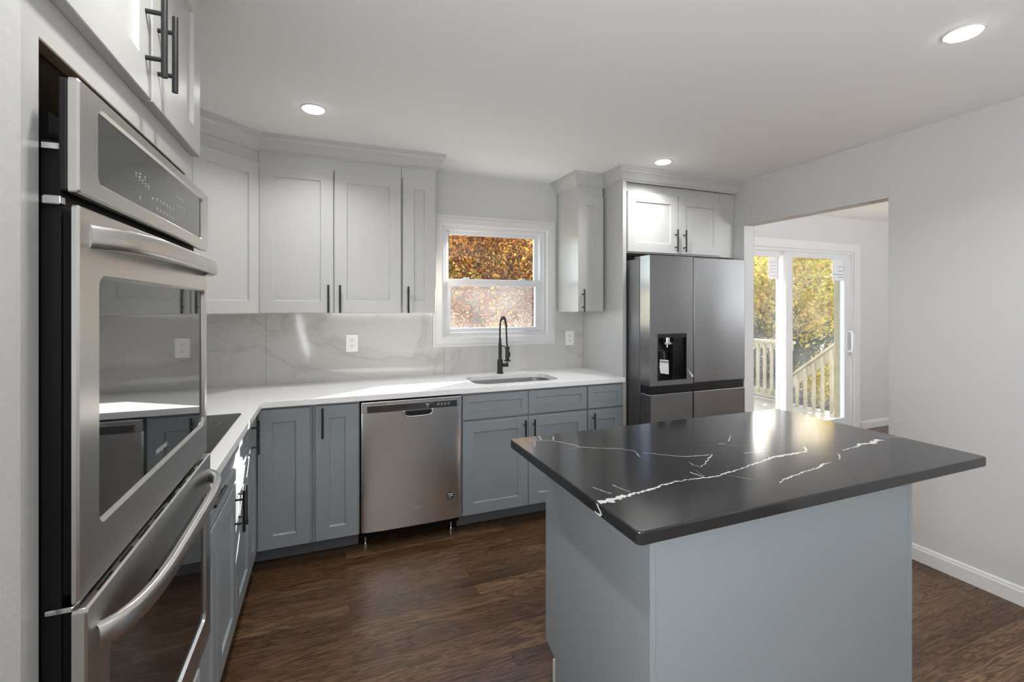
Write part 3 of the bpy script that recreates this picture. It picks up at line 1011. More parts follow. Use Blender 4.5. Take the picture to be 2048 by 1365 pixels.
# left run: cooktop cabinet, drawer cabinet
t = thing('cooktop_base_cabinet', (-0.66, 2.2, 0), 'blue-grey two-door base cabinet under the cooktop', 'cabinet', 'blue-grey base cabinets')
base_body(t, XW + 0.003, XDOOR - 0.021, 1.838, 2.564, XDOOR - 0.105, XDOOR - 0.085, 1.838, 2.564)
add_door(t, FLL, 1.841, 2.560, RZ0, RZ1, GC, name='false_drawer_front', st=0.05)
add_door(t, FLL, 1.841, 2.193, DZ0, DZ1_, GC, (2.160, 0.590, True))
add_door(t, FLL, 2.197, 2.560, DZ0, DZ1_, GC, (2.230, 0.590, True))
t = thing('drawer_base_cabinet', (-0.66, 1.73, 0), 'narrow blue-grey base cabinet with a drawer pressed against the oven cabinet', 'cabinet', 'blue-grey base cabinets')
base_body(t, XW + 0.003, XDOOR - 0.021, 1.622, 1.836, XDOOR - 0.105, XDOOR - 0.085, 1.622, 1.836)
add_door(t, FLL, 1.625, 1.834, RZ0, RZ1, GC, (1.712, 0.822, False), name='drawer', st=0.05)
add_door(t, FLL, 1.625, 1.834, DZ0, DZ1_, GC)
# right of the dishwasher
t = thing('sink_base_cabinet', (1.22, 3.0, 0), 'blue-grey two-door base cabinet under the sink', 'cabinet', 'blue-grey base cabinets')
build('body', slab([(0.780, YDOOR + 0.021), (1.674, YDOOR + 0.021), (1.674, YW - 0.003), (0.780, YW - 0.003)], [rrect(SX0 - 0.02, SX1 + 0.02, SY0 - 0.02, SY1 + 0.02, 0.1, 6)], KZ, ZT), GC, t)
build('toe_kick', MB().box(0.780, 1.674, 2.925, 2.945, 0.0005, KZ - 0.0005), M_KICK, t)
add_door(t, FBB, 0.784, 1.227, RZ0, RZ1, GC, name='false_drawer_front', st=0.07)
add_door(t, FBB, 1.231, 1.672, RZ0, RZ1, GC, name='false_drawer_front', st=0.07)
add_door(t, FBB, 0.784, 1.227, DZ0, DZ1_, GC, (1.197, 0.598, True))
add_door(t, FBB, 1.231, 1.672, DZ0, DZ1_, GC, (1.262, 0.598, True))
t = thing('end_base_cabinet', (1.82, 3.0, 0), 'small blue-grey base cabinet with drawer and door beside the tall white panel', 'cabinet', 'blue-grey base cabinets')
base_body(t, 1.676, 1.9735, YDOOR + 0.021, YW - 0.003, 1.676, 1.9735, 2.925, 2.945)
add_door(t, FBB, 1.679, 1.968, RZ0, RZ1, GC, name='drawer', st=0.07)
add_door(t, FBB, 1.679, 1.968, DZ0, DZ1_, GC, (1.716, 0.598, True))

# ------------------------------------------------------------------ dishwasher
t = thing('dishwasher', (0.478, 3.05, 0), 'stainless steel dishwasher built in under the counter', 'dishwasher')
D0, D1 = 0.183, 0.774
build('tub', MB().box(D0 + 0.005, D1 - 0.005, 2.84, YW - 0.03, 0.075, 0.866), M_VOID, t)
FDW = frame((0, 2.80), (1, 0), (0, -1))
# gently bowed steel door with a pocket for the hand
mb = MB()
nx = 24
def bow(x):
    q = (x - (D0 + D1) / 2) / ((D1 - D0) / 2)
    return 0.012 * (1 - abs(q) ** 6) ** 0.6 + 0.004 * (1 - q * q)
zs_ = [0.118, 0.122, 0.80, 0.806]
vs, fs = [], []
for i in range(nx + 1):
    q = -math.cos(PI * i / nx)
    x = (D0 + D1) / 2 + q * (D1 - D0) / 2
    for z in zs_:
        vs.append(FDW(x, bow(x), z))
for i in range(nx):
    for j in range(len(zs_) - 1):
        fs.append((i * 4 + j, (i + 1) * 4 + j, (i + 1) * 4 + j + 1, i * 4 + j + 1))
mb.add(vs, fs, 0, True)
bk = [FDW(D0, -0.035, 0.118), FDW(D1, -0.035, 0.118), FDW(D1, -0.035, 0.806), FDW(D0, -0.035, 0.806)]
mb.add([vs[0], vs[3], bk[3], bk[0]], [(0, 1, 2, 3)])
mb.add([vs[-4], vs[-1], bk[2], bk[1]], [(3, 2, 1, 0)])
mb.add([vs[i * 4 + 3] for i in range(nx + 1)] + [bk[2], bk[3]], [tuple(range(nx + 3))])
mb.add([vs[i * 4] for i in range(nx + 1)] + [bk[1], bk[0]], [tuple(range(nx + 3))[::-1]])
dw = build('door', mb, M_STEEL_H, t)
# pocket handle: chromed lip under the control strip
mb = MB()
pc = (D0 + D1) / 2 + 0.03
lip = []
for i in range(25):
    a = PI * i / 24
    lip.append(FDW(pc - 0.085 * math.copysign(abs(math.cos(a)) ** 0.5, math.cos(a)), 0.019, 0.803 - 0.034 * math.sin(a) ** 0.5))
mb.tube(lip, 0.0045, 10)
lp = build('pocket_handle', mb, M_CHROME, dw)
build('pocket', MB().fbox(FDW, pc - 0.078, pc + 0.078, 0.0165, 0.0185, 0.773, 0.803), M_BLACKP, lp)
cp = build('control_strip', MB().fbox(FDW, D0, D1, -0.035, 0.012, 0.8065, 0.868), M_STEEL_H, t, 0.003)
build('control_glass', MB().fbox(FDW, D0 + 0.032, D1 - 0.03, 0.0122, 0.0145, 0.8085, 0.846), M_PANELG, cp)
mb = MB()
for i in range(5):
    mb.fbox(FDW, D0 + 0.045 + i * 0.02, D0 + 0.058 + i * 0.02, 0.0122, 0.013, 0.851, 0.854)
build('vent_slots', mb, M_SLOT, cp)
mb = MB()
for (xx, zz_, ww, hh) in ((0.555, 0.825, 0.016, 0.012), (0.556, 0.815, 0.012, 0.003), (0.545, 0.837, 0.02, 0.002), (0.575, 0.837, 0.018, 0.002)):
    mb.fbox(FDW, xx, xx + ww, 0.0146, 0.0149, zz_, zz_ + hh)
build('start_button_print', mb, M_MARK, cp)
mb = MB()
for i in range(4):
    mb.fbox(FDW, 0.622 + i * 0.021, 0.634 + i * 0.021, 0.0146, 0.0149, 0.823, 0.829)
    mb.fbox(FDW, 0.622 + i * 0.021, 0.636 + i * 0.021, 0.0146, 0.0149, 0.834, 0.836)
build('cycle_button_print', mb, M_MARK, cp)
text_mesh('Whirlpool', 0.017, FDW, 0.487, 0.0168, 0.226, 'brand_mark', M_MARK, dw, shear=0.25)
mb = MB()
sw = [FDW(0.505 + 0.028 * math.cos(R(a)), 0.0165, 0.226 + 0.008 * math.sin(R(a))) for a in range(-150, 130, 14)]
mb.tube(sw, 0.0009, 6)
build('brand_swoosh', mb, M_CHROME, dw)
mb = MB().tube([FDW(0.701, 0.014, 0.262), FDW(0.701, 0.0166, 0.262)], 0.023, 28)
sk = build('round_sticker', mb, mat('navy_sticker', (0.02, 0.02, 0.05), 0.4), dw)
mb = MB()
for (xa, xb, za) in ((0.688, 0.718, 0.270), (0.685, 0.690, 0.258), (0.697, 0.717, 0.258), (0.694, 0.703, 0.246)):
    mb.fbox(FDW, xa, xb, 0.0167, 0.0170, za, za + 0.006)
build('sticker_stripes', mb, M_PLATE, sk)
for x in (D0 + 0.03, D1 - 0.04):
    mb = MB().tube([(x, 2.90, 0.0005), (x, 2.90, 0.012)], 0.018, 16).tube([(x, 2.90, 0.012), (x, 2.90, 0.09)], 0.008, 12)
    build('foot', mb, M_CHROME, t)
for xa in (D0 + 0.003, D1 - 0.022):
    build('side_rail', MB().box(xa, xa + 0.019, 2.87, 3.32, 0.06, 0.0745), M_BLACKP, t)

# ------------------------------------------------------------------ fridge
t = thing('refrigerator', (2.45, 2.97, 0), 'stainless steel side-by-side refrigerator with a water dispenser', 'refrigerator')
F0, F1, FS = 2.018, 2.880, 2.392
FY = 2.563
FF = frame((0, FY), (1, 0), (0, -1))
build('case', MB().box(F0, F1, 2.672, 3.33, 0.02, 1.752), M_CASE, t, 0.004)
for xa in (F0 + 0.02, F1 - 0.11):
    build('hinge_cover', MB().box(xa, xa + 0.09, 2.672, 2.76, 1.7525, 1.772), M_CASE, t, 0.004)
SV = M_STEEL_V
ZB = 0.880
# freezer door: steel door around the dispenser recess
dx0, dx1, dz0, dz1 = 2.082, 2.331, 0.913, 1.233
mb = MB()
mb.box(F0, dx0, FY, 2.667, ZB, 1.768).box(dx1, FS - 0.003, FY, 2.667, ZB, 1.768)
mb.box(dx0, dx1, FY, 2.667, ZB, dz0).box(dx0, dx1, FY, 2.667, dz1, 1.768).box(dx0, dx1, FY + 0.08, 2.667, dz0, dz1)
fd = build('freezer_door', mb, SV, t)
mb = MB()
ring_box(mb, dx0 + 0.0005, dx1 - 0.0005, dz0 + 0.0005, dz1 - 0.0005, 0.006, FY - 0.002, FY + 0.078, 0.006, 0.026)
mb.box(dx0 + 0.006, dx1 - 0.006, FY + 0.072, FY + 0.079, dz0 + 0.006, dz1 - 0.026)
ds = build('dispenser', mb, mat('glossy_black_plastic', (0.010, 0.010, 0.011), 0.2), fd)
build('spout', MB().tube([(2.19, FY + 0.035, dz1 - 0.026), (2.19, FY + 0.035, dz1 - 0.062)], 0.022, 20).box(2.16, 2.222, FY + 0.02, FY + 0.05, dz1 - 0.075, dz1 - 0.06).tube([(2.192, FY + 0.035, dz1 - 0.075), (2.192, FY + 0.035, dz1 - 0.098)], 0.006, 10), M_CHROME, ds)
build('divider', MB().box(2.222, 2.230, FY + 0.01, FY + 0.072, dz0 + 0.008, dz1 - 0.028), M_BLACKP, ds)
build('paddle', MB().box(2.15, 2.21, FY + 0.06, FY + 0.07, dz0 + 0.05, dz0 + 0.19), M_BLACKP, ds)
tg = MB().add([(2.113, FY + 0.012, dz0 + 0.145), (2.183, FY + 0.010, dz0 + 0.137), (2.181, FY + 0.004, dz0 + 0.04), (2.113, FY + 0.006, dz0 + 0.052), (2.108, FY + 0.012, dz0 + 0.09),
               (2.113, FY + 0.013, dz0 + 0.145), (2.183, FY + 0.011, dz0 + 0.137), (2.181, FY + 0.005, dz0 + 0.04), (2.113, FY + 0.007, dz0 + 0.052), (2.108, FY + 0.013, dz0 + 0.09)],
              [(0, 1, 2, 3, 4), (9, 8, 7, 6, 5), (0, 5, 6, 1), (1, 6, 7, 2), (2, 7, 8, 3), (3, 8, 9, 4), (4, 9, 5, 0)])
tg2 = thing('paper_tag', (2.15, FY + 0.01, dz0 + 0.04), 'small white paper tag hanging in the fridge water dispenser', 'tag')
ps = build('sheet', tg, M_PAPER, tg2)
build('print_band', MB().add([(2.115, FY + 0.0105, dz0 + 0.137), (2.181, FY + 0.0085, dz0 + 0.129), (2.181, FY + 0.0075, dz0 + 0.117), (2.115, FY + 0.0095, dz0 + 0.125)], [(0, 1, 2, 3)]), M_PRINT, ps)
build('string', MB().tube([(2.15, FY + 0.012, dz0 + 0.141), (2.16, FY + 0.03, dz0 + 0.2), (2.165, FY + 0.062, dz0 + 0.205)], 0.0008, 6), M_PAPER, tg2)
text_mesh('LG', 0.020, FF, F0 + 0.075, 0.0006, 1.727, 'brand_mark', M_PRINT, fd, 0.0004)
mb = MB().tube([FF(F0 + 0.046, 0.0002, 1.727), FF(F0 + 0.046, 0.0012, 1.727)], 0.0105, 24)
build('brand_disc', mb, M_PRINT, fd)
build('film_tab', MB().add([FF(2.338, 0.0006, 0.985), FF(2.372, 0.006, 0.925), FF(2.386, 0.010, 0.930), FF(2.338, 0.0012, 0.985), FF(2.372, 0.007, 0.925), FF(2.386, 0.011, 0.930)], [(0, 1, 2), (5, 4, 3), (0, 3, 4, 1), (1, 4, 5, 2), (2, 5, 3, 0)]), M_PLATE, fd)
build('fridge_door', MB().box(FS + 0.003, F1, FY, 2.667, ZB, 1.768), SV, t, 0.006)
build('grip_channel', MB().box(F0 + 0.006, F1 - 0.006, FY + 0.012, 2.667, 0.826, ZB - 0.002), M_BLACKP, t)
build('lower_door', MB().box(F0, FS - 0.003, FY, 2.667, 0.07, 0.824), SV, t, 0.006)
build('lower_door', MB().box(FS + 0.003, F1, FY, 2.667, 0.07, 0.824), SV, t, 0.006)
build('kick_grille', MB().box(F0 + 0.02, F1 - 0.02, 2.62, 2.66, 0.0005, 0.066), M_BLACKP, t)

# ------------------------------------------------------------------ oven tower
TY0, TY1, TX = 0.788, 1.617, -0.367
OY0, OY1, OZ0, OZ1 = 0.832, 1.545, 0.40, 1.795
t = thing('oven_tower_cabinet', (-0.67, 1.2, 0), 'tall white cabinet around the ovens with two doors above them', 'cabinet')
mb = MB()
mb.box(TX - 0.02, TX, TY0, OY0, 0.1, CT).box(TX - 0.02, TX, OY1, TY1, 0.1, CT)
mb.box(TX - 0.02, TX, OY0, OY1, OZ1, CT).box(TX - 0.02, TX, OY0, OY1, 0.1, OZ0)
mb.box(XW + 0.003, TX - 0.02, TY0, TY0 + 0.018, 0, CT).box(XW + 0.003, TX - 0.02, TY1 - 0.018, TY1, 0, CT)
mb.box(XW + 0.003, TX - 0.02, TY0 + 0.018, TY1 - 0.018, CT - 0.02, CT)
build('body', mb, M_WCAB, t)
build('cut_edge', MB().box(TX - 0.0195, TX - 0.0005, OY0 + 0.0003, OY1 - 0.0003, OZ1 - 0.0022, OZ1 - 0.0003), M_RAW, t)
build('shelf', MB().box(XW + 0.003, TX - 0.021, TY0 + 0.019, TY1 - 0.019, OZ1 + 0.002, OZ1 + 0.02), M_RAW, t)
build('shelf', MB().box(XW + 0.003, TX - 0.021, TY0 + 0.019, TY1 - 0.019, OZ0 - 0.03, OZ0 - 0.002), M_RAW, t)
build('toe_kick', MB().box(TX - 0.09, TX - 0.07, TY0 + 0.019, TY1 - 0.019, 0.0005, 0.099), M_KICK, t)
FT = frame((TX + 0.0005, 0), (0, 1), (1, 0))
add_door(t, FT, 0.800, 1.203, 1.862, 2.318, M_WCAB, (1.168, 1.985, True))
add_door(t, FT, 1.207, 1.612, 1.862, 2.318, M_WCAB, (1.242, 1.985, True))
build('drawer', MB().fbox(FT, 0.800, 1.612, 0, 0.02, 0.12, 0.358), M_WCAB, t, 0.002)
cr = sweep([(XW + 0.01, TY0), (TX, TY0), (TX, TY1), (XW + 0.35, TY1)], CP, 1)
struct('trim_4', cr, M_WCAB, 'white crown moulding over the tall oven cabinet', 'moulding')

# ------------------------------------------------------------------ double wall oven
XO = -0.3215
FO = frame((XO, 0), (0, 1), (1, 0))      # a = Y, b = out of the front
t = thing('double_wall_oven', (-0.65, 1.2, 0.44), 'stainless steel double wall oven standing slightly out of its cabinet', 'oven')
SO = M_STEEL_O
mb = MB().box(-0.93, -0.372, 0.868, 1.535, 0.44, 1.705)
build('chassis', mb, M_VOID, t)
mb = MB().fbox(FO, 0.853, 1.562, -0.052, -0.030, 0.46, 1.66)
build('front_frame', mb, M_BLACKP, t)
P0, P1 = 0.826, 1.586
build('bracket', MB().box(-0.40, -0.346, 0.835, 0.872, 1.644, 1.652), M_CHROME, t)
# control panel
WY0, WY1, WZA, WZB = 0.889, 1.518, 1.613, 1.722
mb = MB()
def plate_with_hole(mb, a0, a1, c0, c1, ha0, ha1, hc0, hc1, b0, b1, r=0.012, lip=0.004):
    """steel plate with a rounded window hole and a bevelled lip"""
    n_ = 5
    def rr_(x0, x1, y0, y1, r_):
        pts = []
        for cx, cy, s0 in ((x1 - r_, y1 - r_, 0), (x0 + r_, y1 - r_, 90), (x0 + r_, y0 + r_, 180), (x1 - r_, y0 + r_, 270)):
            for i in range(n_ + 1):
                q = R(s0 + 90 * i / n_)
                pts.append((cx + r_ * math.cos(q), cy + r_ * math.sin(q)))
        return pts
    e = 0.003
    rings = [(rr_(a0, a1, c0, c1, 0.006), b0), (rr_(a0, a1, c0, c1, 0.006), b1 - e), (rr_(a0 + e, a1 - e, c0 + e, c1 - e, 0.005), b1),
             (rr_(ha0 - lip, ha1 + lip, hc0 - lip, hc1 + lip, r + lip), b1), (rr_(ha0, ha1, hc0, hc1, r), b1 - lip), (rr_(ha0, ha1, hc0, hc1, r), b0)]
    m_ = len(rings[0][0])
    vs = [FO(a, b, c) for pts, b in rings for a, c in pts]
    fs = []
    for i in range(len(rings)):
        k_ = (i + 1) % len(rings)
        for j in range(m_):
            j2 = (j + 1) % m_
            fs.append((i * m_ + j, i * m_ + j2, k_ * m_ + j2, k_ * m_ + j))
    return mb.add(vs, fs, 0, False)
plate_with_hole(mb, P0, P1, 1.583, 1.745, WY0, WY1, WZA, WZB, -0.012, 0.0, 0.012)
cpn = build('control_panel', mb, SO, t)
build('panel_backing', MB().fbox(FO, P0 + 0.001, P1 - 0.001, -0.023, -0.0125, 1.586, 1.743), M_BLACKP, cpn, 0.003)
dg_ = build('panel_glass', MB().fbox(FO, WY0 - 0.003, WY1 + 0.003, -0.0115, -0.004, WZA - 0.003, WZB + 0.003), M_PANELG, cpn)
mb = MB()
random.seed(3)
for (ya, za) in ((1.045, 1.668), (1.06, 1.664), (1.077, 1.662), (1.093, 1.660), (1.108, 1.659), (1.065, 1.672), (1.09, 1.672)):
    mb.fbox(FO, ya, ya + 0.007, -0.0039, -0.0036, za, za + 0.0025)
    mb.fbox(FO, ya + 0.001, ya + 0.005, -0.0039, -0.0036, za - 0.005, za - 0.003)
build('mode_key_print', mb, M_MARK, cpn)
mb = MB().fbox(FO, 1.066, 1.070, -0.0039, -0.0036, 1.624, 1.632)
build('light_key_print', mb, M_MARK, cpn)
mb = MB().fbox(FO, 1.132, 1.142, -0.0039, -0.0036, 1.640, 1.643)
build('start_key_print', mb, M_MARK, cpn)
mb = MB()
for i in range(6):
    for zq in (1.642, 1.622):
        mb.fbox(FO, 1.160 + i * 0.021, 1.165 + i * 0.021, -0.0039, -0.0036, zq, zq + 0.006)
build('number_key_print', mb, M_MARK, cpn)
mb = MB()
for i in range(4):
    mb.fbox(FO, 1.305 + i * 0.016, 1.314 + i * 0.016, -0.0039, -0.0036, 1.660, 1.664)
    mb.fbox(FO, 1.300 + i * 0.016, 1.307 + i * 0.016, -0.0039, -0.0036, 1.680, 1.683)
build('timer_key_print', mb, M_MARK, cpn)


def oven_handle(z, db=0.0):
    """bowed flat bar: both ends curl back to the door"""
    mb = MB()
    n_ = 30
    pts = []
    for i in range(n_ + 1):
        s = i / n_
        q = 2 * s - 1
        out = 0.046 * (1 - abs(q) ** 5.0) ** 0.7
        pts.append((0.858 + s * 0.70, out - 0.002 + db, z))
    # flat oval section, upright
    ns = 16
    vs, fs = [], []
    for i, (a, b, c) in enumerate(pts):
        p, q_ = pts[max(i - 1, 0)], pts[min(i + 1, n_)]
        d_ = Vector((q_[0] - p[0], q_[1] - p[1])).normalized()
        nn = Vector((-d_.y, d_.x))
        for k_ in range(ns):
            th = 2 * PI * k_ / ns
            ct, stt = math.cos(th), math.sin(th)
            w_ = 0.010 * math.copysign(abs(ct) ** 0.7, ct)
            h_ = 0.018 * math.copysign(abs(stt) ** 0.7, stt)
            vs.append(FO(a + nn.x * w_, b + nn.y * w_, c + h_))
    for i in range(n_):
        for k_ in range(ns):
            fs.append((i * ns + k_, i * ns + (k_ + 1) % ns, (i + 1) * ns + (k_ + 1) % ns, (i + 1) * ns + k_))
    fs.append(tuple(range(ns))[::-1]); fs.append(tuple(range(n_ * ns, (n_ + 1) * ns)))
    return mb.add(vs, fs, 0, True)


def oven_door(z0, z1, wa0, wa1, wz0, wz1, hz, name, db):
    mb = MB()
    plate_with_hole(mb, 0.826, 1.572, z0, z1, wa0, wa1, wz0, wz1, -0.008, db, 0.014, 0.006)
    dr = build(name, mb, SO, t)
    build('door_core', MB().fbox(FO, 0.842, 1.556, -0.0235, -0.0125, z0 + 0.01, z1 - 0.008), M_VOID, dr)
    g = build('door_glass', MB().fbox(FO, wa0 - 0.004, wa1 + 0.004, -0.012 + db, -0.0065 + db, wz0 - 0.004, wz1 + 0.004), M_OGLASS, dr)
    build('handle', oven_handle(hz, db), SO, dr)
    return dr, g


ud, ug = oven_door(1.007, 1.567, 0.895, 1.540, 1.096, 1.466, 1.527, 'upper_door', 0.0)
text_mesh('FRIGIDAIRE', 0.014, FO, 1.20, -0.0062, 1.121, 'brand_mark', M_MARK, ud)
ld, lg_ = oven_door(0.478, 1.0005, 0.905, 1.515, 0.560, 0.900, 0.940, 'lower_door', 0.009)
for i in range(8):
    ya = 0.875 + i * 0.083
    build('vent_slot', MB().fbox(FO, ya, ya + 0.052, 0.0010, 0.0048, 1.0006, 1.0012), M_VOID, ld)
build('hinge', MB().fbox(FO, 0.832, 0.860, -0.040, -0.0085, 0.996, 1.004), M_CHROME, t, 0.002)
build('hinge', MB().box(-0.372, -0.345, 0.836, 0.85, 1.567, 1.58), M_CHROME, t, 0.002)
build('bottom_vent', MB().fbox(FO, 0.842, 1.556, -0.045, -0.012, 0.44, 0.475), M_BLACKP, t)

# ------------------------------------------------------------------ island
IX0, IX1, IY0, IY1 = 0.652, 2.078, 0.866, 1.662
BX0, BX1, BY0, BY1 = 0.791, 1.921, 1.004, 1.615
t = thing('kitchen_island', (1.356, 1.31, 0), 'blue-grey kitchen island cabinet with plain back and end panels', 'island')
zt = ZC - 0.0325
prof_end = [(BY0 - 0.001, 0.0005), (BY1 - 0.062, 0.0005), (BY1 - 0.062, 0.105), (BY1, 0.125), (BY1, zt), (BY0 - 0.001, zt)]
for xa, xb in ((BX0, BX0 + 0.019), (BX1 - 0.019, BX1)):
    mb = MB()
    n_ = len(prof_end)
    vs = [(xa, y, z) for y, z in prof_end] + [(xb, y, z) for y, z in prof_end]
    mb.add(vs, [tuple(range(n_))[::-1], tuple(range(n_, 2 * n_))] + [(i, (i + 1) % n_, n_ + (i + 1) % n_, n_ + i) for i in range(n_)])
    build('end_panel', mb, GC, t, 0.0015)
build('back_panel', MB().box(BX0 + 0.0195, BX1 - 0.0195, BY0 + 0.002, BY0 + 0.018, 0.0005, zt), GC, t)
build('body', MB().box(BX0 + 0.0195, BX1 - 0.0195, BY0 + 0.0185, BY1 - 0.001, 0.108, zt), GC, t)
build('toe_kick', MB().box(BX0 - 0.002, BX1 + 0.002, BY1 - 0.061, BY1 - 0.048, 0.0005, 0.098), M_TRIM, t)
FI = frame((0, BY1), (-1, 0), (0, 1))
for a0, a1, hs in ((-BX1 + 0.003, -1.358, -1), (-1.354, -BX0 - 0.001, 1)):
    add_door(t, FI, a0, a1, 0.716, 0.872, GC, ((a0 + a1) / 2, 0.80, False), name='drawer')
    hx_ = a1 - 0.035 if hs < 0 else a0 + 0.035
    add_door(t, FI, a0, a1, 0.125, 0.705, GC, (hx_, 0.60, True))

# stone top with white quartz veins (the veins are patches of the same slab)
top = slab(rrect(IX0, IX1, IY0, IY1, 0.014, 5), [], ZC - 0.032, ZC)
bm = bmesh.new()
vv = [bm.verts.new(p) for p in top.v]
for f in top.f:
    try:
        bm.faces.new([vv[i] for i in f])
    except ValueError:
        pass
bmesh.ops.recalc_face_normals(bm, faces=bm.faces)
ed = [e for e in bm.edges if len(e.link_faces) == 2 and e.calc_face_angle(0) > 1.2 and abs(e.verts[0].co.z - e.verts[1].co.z) < 1e-5]
bmesh.ops.bevel(bm, geom=ed, offset=0.0035, segments=2, profile=0.5, affect='EDGES')
bm.verts.index_update()
mb = MB()
mb.add([tuple(v.co) for v in bm.verts], [tuple(v.index for v in f.verts) for f in bm.faces])
bm.free()
VE = {
    'main': ([(0.6565, 1.042), (0.686, 1.039), (0.724, 1.047), (0.753, 1.045), (0.806, 1.058), (0.863, 1.066), (0.89, 1.071), (0.936, 1.079), (0.975, 1.079), (1.016, 1.074), (1.054, 1.066), (1.099, 1.069), (1.139, 1.077), (1.222, 1.092), (1.315, 1.112), (1.404, 1.129), (1.477, 1.133), (1.524, 1.131), (1.557, 1.13)],
             [15, 17, 16, 9, 8, 8, 5, 6, 3.5, 4, 5, 4.5, 6, 4, 4, 10, 14, 7, 4], 1),
    'hook': ([(1.557, 1.13), (1.592, 1.156), (1.606, 1.178)], [5, 6, 2], 1),
    'main2': ([(1.689, 1.094), (1.777, 1.101), (1.832, 1.122), (1.888, 1.113), (1.943, 1.131), (1.965, 1.112)], [2, 4, 10, 12, 16, 3], 1),
    'sec': ([(1.214, 0.958), (1.247, 0.975), (1.298, 0.986), (1.365, 0.998), (1.412, 1.0), (1.476, 1.017), (1.529, 1.025)], [2, 4, 4, 3, 4, 5, 3], 1),
    'sec2': ([(1.582, 1.034), (1.641, 1.075)], [3, 2.5], 1),
    'sec3': ([(1.548, 1.101), (1.641, 1.075)], [1, 1], 2),
    'top': ([(0.714, 1.617), (0.792, 1.58), (0.831, 1.524), (0.851, 1.472), (0.915, 1.429), (0.97, 1.402), (1.008, 1.359)], [2.5, 3, 3, 3, 2.5, 2, 2.5], 1),
    'top2': ([(1.001, 1.354), (0.982, 1.299)], [3, 2], 1),
    'top3': ([(1.022, 1.333), (1.079, 1.283), (1.13, 1.243), (1.229, 1.228)], [2, 2.5, 3, 4], 1),
    'top4': ([(1.226, 1.225), (1.178, 1.192), (1.099, 1.147), (1.091, 1.171), (1.097, 1.196)], [3, 3, 2, 2, 1.5], 1),
    'w1': ([(0.696, 1.135), (0.719, 1.076)], [2, 3], 1), 'w2': ([(0.755, 1.124), (0.774, 1.068)], [2, 2], 1),
    'w3': ([(1.127, 1.065), (1.151, 1.028), (1.171, 0.992)], [2, 2, 1.5], 2), 'w4': ([(1.039, 1.126), (1.043, 1.071)], [3, 2.5], 1),
    'w5': ([(1.063, 1.129), (1.056, 1.083)], [1.5, 1.5], 2), 'w6': ([(0.77, 1.650), (0.758, 1.605)], [3, 3], 1),
    'w7': ([(0.821, 1.632), (0.804, 1.586)], [3, 3], 1), 'w8': ([(1.476, 1.382), (1.44, 1.35), (1.408, 1.331)], [3, 3, 3], 1),
    'w9': ([(1.344, 1.32), (1.371, 1.309)], [5, 3], 1), 'w10': ([(1.363, 1.285), (1.425, 1.261)], [2, 1.5], 2),
    'w11': ([(1.339, 1.199), (1.448, 1.187)], [3, 2], 1), 'w12': ([(0.727, 1.602), (0.705, 1.539)], [2, 2], 2),
    'w13': ([(2.002, 1.15), (2.070, 1.12)], [2, 3], 1), 'w14': ([(1.861, 1.227), (1.883, 1.214)], [3, 2], 2), 'w15': ([(0.782, 1.46), (0.851, 1.472)], [1.5, 2], 2),
}
rnd = random.Random(11)


def ribbon(mb, pts, wid, mi, z, step=0.006, fine=1.0):
    P, W = [], []
    for i in range(len(pts) - 1):
        a, b = Vector(pts[i]), Vector(pts[i + 1])
        n_ = max(1, int((b - a).length / step))
        for k_ in range(n_):
            P.append(a.lerp(b, k_ / n_)); W.append(wid[i] + (wid[i + 1] - wid[i]) * k_ / n_)
    P.append(Vector(pts[-1])); W.append(wid[-1])
    L_, R_ = [], []
    j = 0.0
    for i, p in enumerate(P):
        d_ = (P[min(i + 1, len(P) - 1)] - P[max(i - 1, 0)]).normalized()
        nn = Vector((-d_.y, d_.x))
        j = 0.6 * j + rnd.uniform(-1, 1) * 0.0026 * fine
        w_ = W[i] * 0.001
        q = p + nn * j
        L_.append(q + nn * w_ * rnd.uniform(0.15, 0.95)); R_.append(q - nn * w_ * rnd.uniform(0.15, 0.95))
    n_ = len(P)
    clampx = lambda v: (min(max(v.x, IX0 + 0.0036), IX1 - 0.0036), min(max(v.y, IY0 + 0.0036), IY1 - 0.0036), z)
    vs = [clampx(v) for v in L_] + [clampx(v) for v in R_]
    mb.add(vs, [(n_ + i, n_ + i + 1, i + 1, i) for i in range(n_ - 1)], mi)


for key, (pts, wid, mi) in VE.items():
    ribbon(mb, pts, wid, mi, ZC + 0.00015)
# the main vein turns down over the left edge of the slab
ex = IX0 - 0.0002
edge = [(1.041, ZC - 0.003, 8), (1.034, ZC - 0.010, 6), (1.026, ZC - 0.016, 6), (1.020, ZC - 0.022, 8), (1.026, ZC - 0.027, 7), (1.040, ZC - 0.0285, 4), (1.052, ZC - 0.027, 3)]
vs, fs = [], []
for i, (y, z, w_) in enumerate(edge):
    p, q = edge[max(i - 1, 0)], edge[min(i + 1, len(edge) - 1)]
    d_ = Vector((q[0] - p[0], q[1] - p[1])).normalized()
    nn = Vector((-d_.y, d_.x)) * (w_ * 0.0005)
    vs += [(ex, y + nn.x, min(max(z + nn.y, ZC - 0.0315), ZC - 0.002)), (ex, y - nn.x, min(max(z - nn.y, ZC - 0.0315), ZC - 0.002))]
for i in range(len(edge) - 1):
    fs.append((2 * i, 2 * i + 1, 2 * i + 3, 2 * i + 2))
mb.add(vs, fs, 1)
mb.add([(IX0 + 0.0036, 1.050, ZC + 0.0001), (IX0 + 0.0036, 1.034, ZC + 0.0001), (IX0 - 0.0003, 1.035, ZC - 0.0034), (IX0 - 0.0003, 1.046, ZC - 0.0034)], [(0, 1, 2, 3)], 1)
o = build('island_countertop', mb, [M_STONE, M_VEIN, M_VEIN2])
tag(o, 'polished black stone slab with white veins on the island', 'countertop')


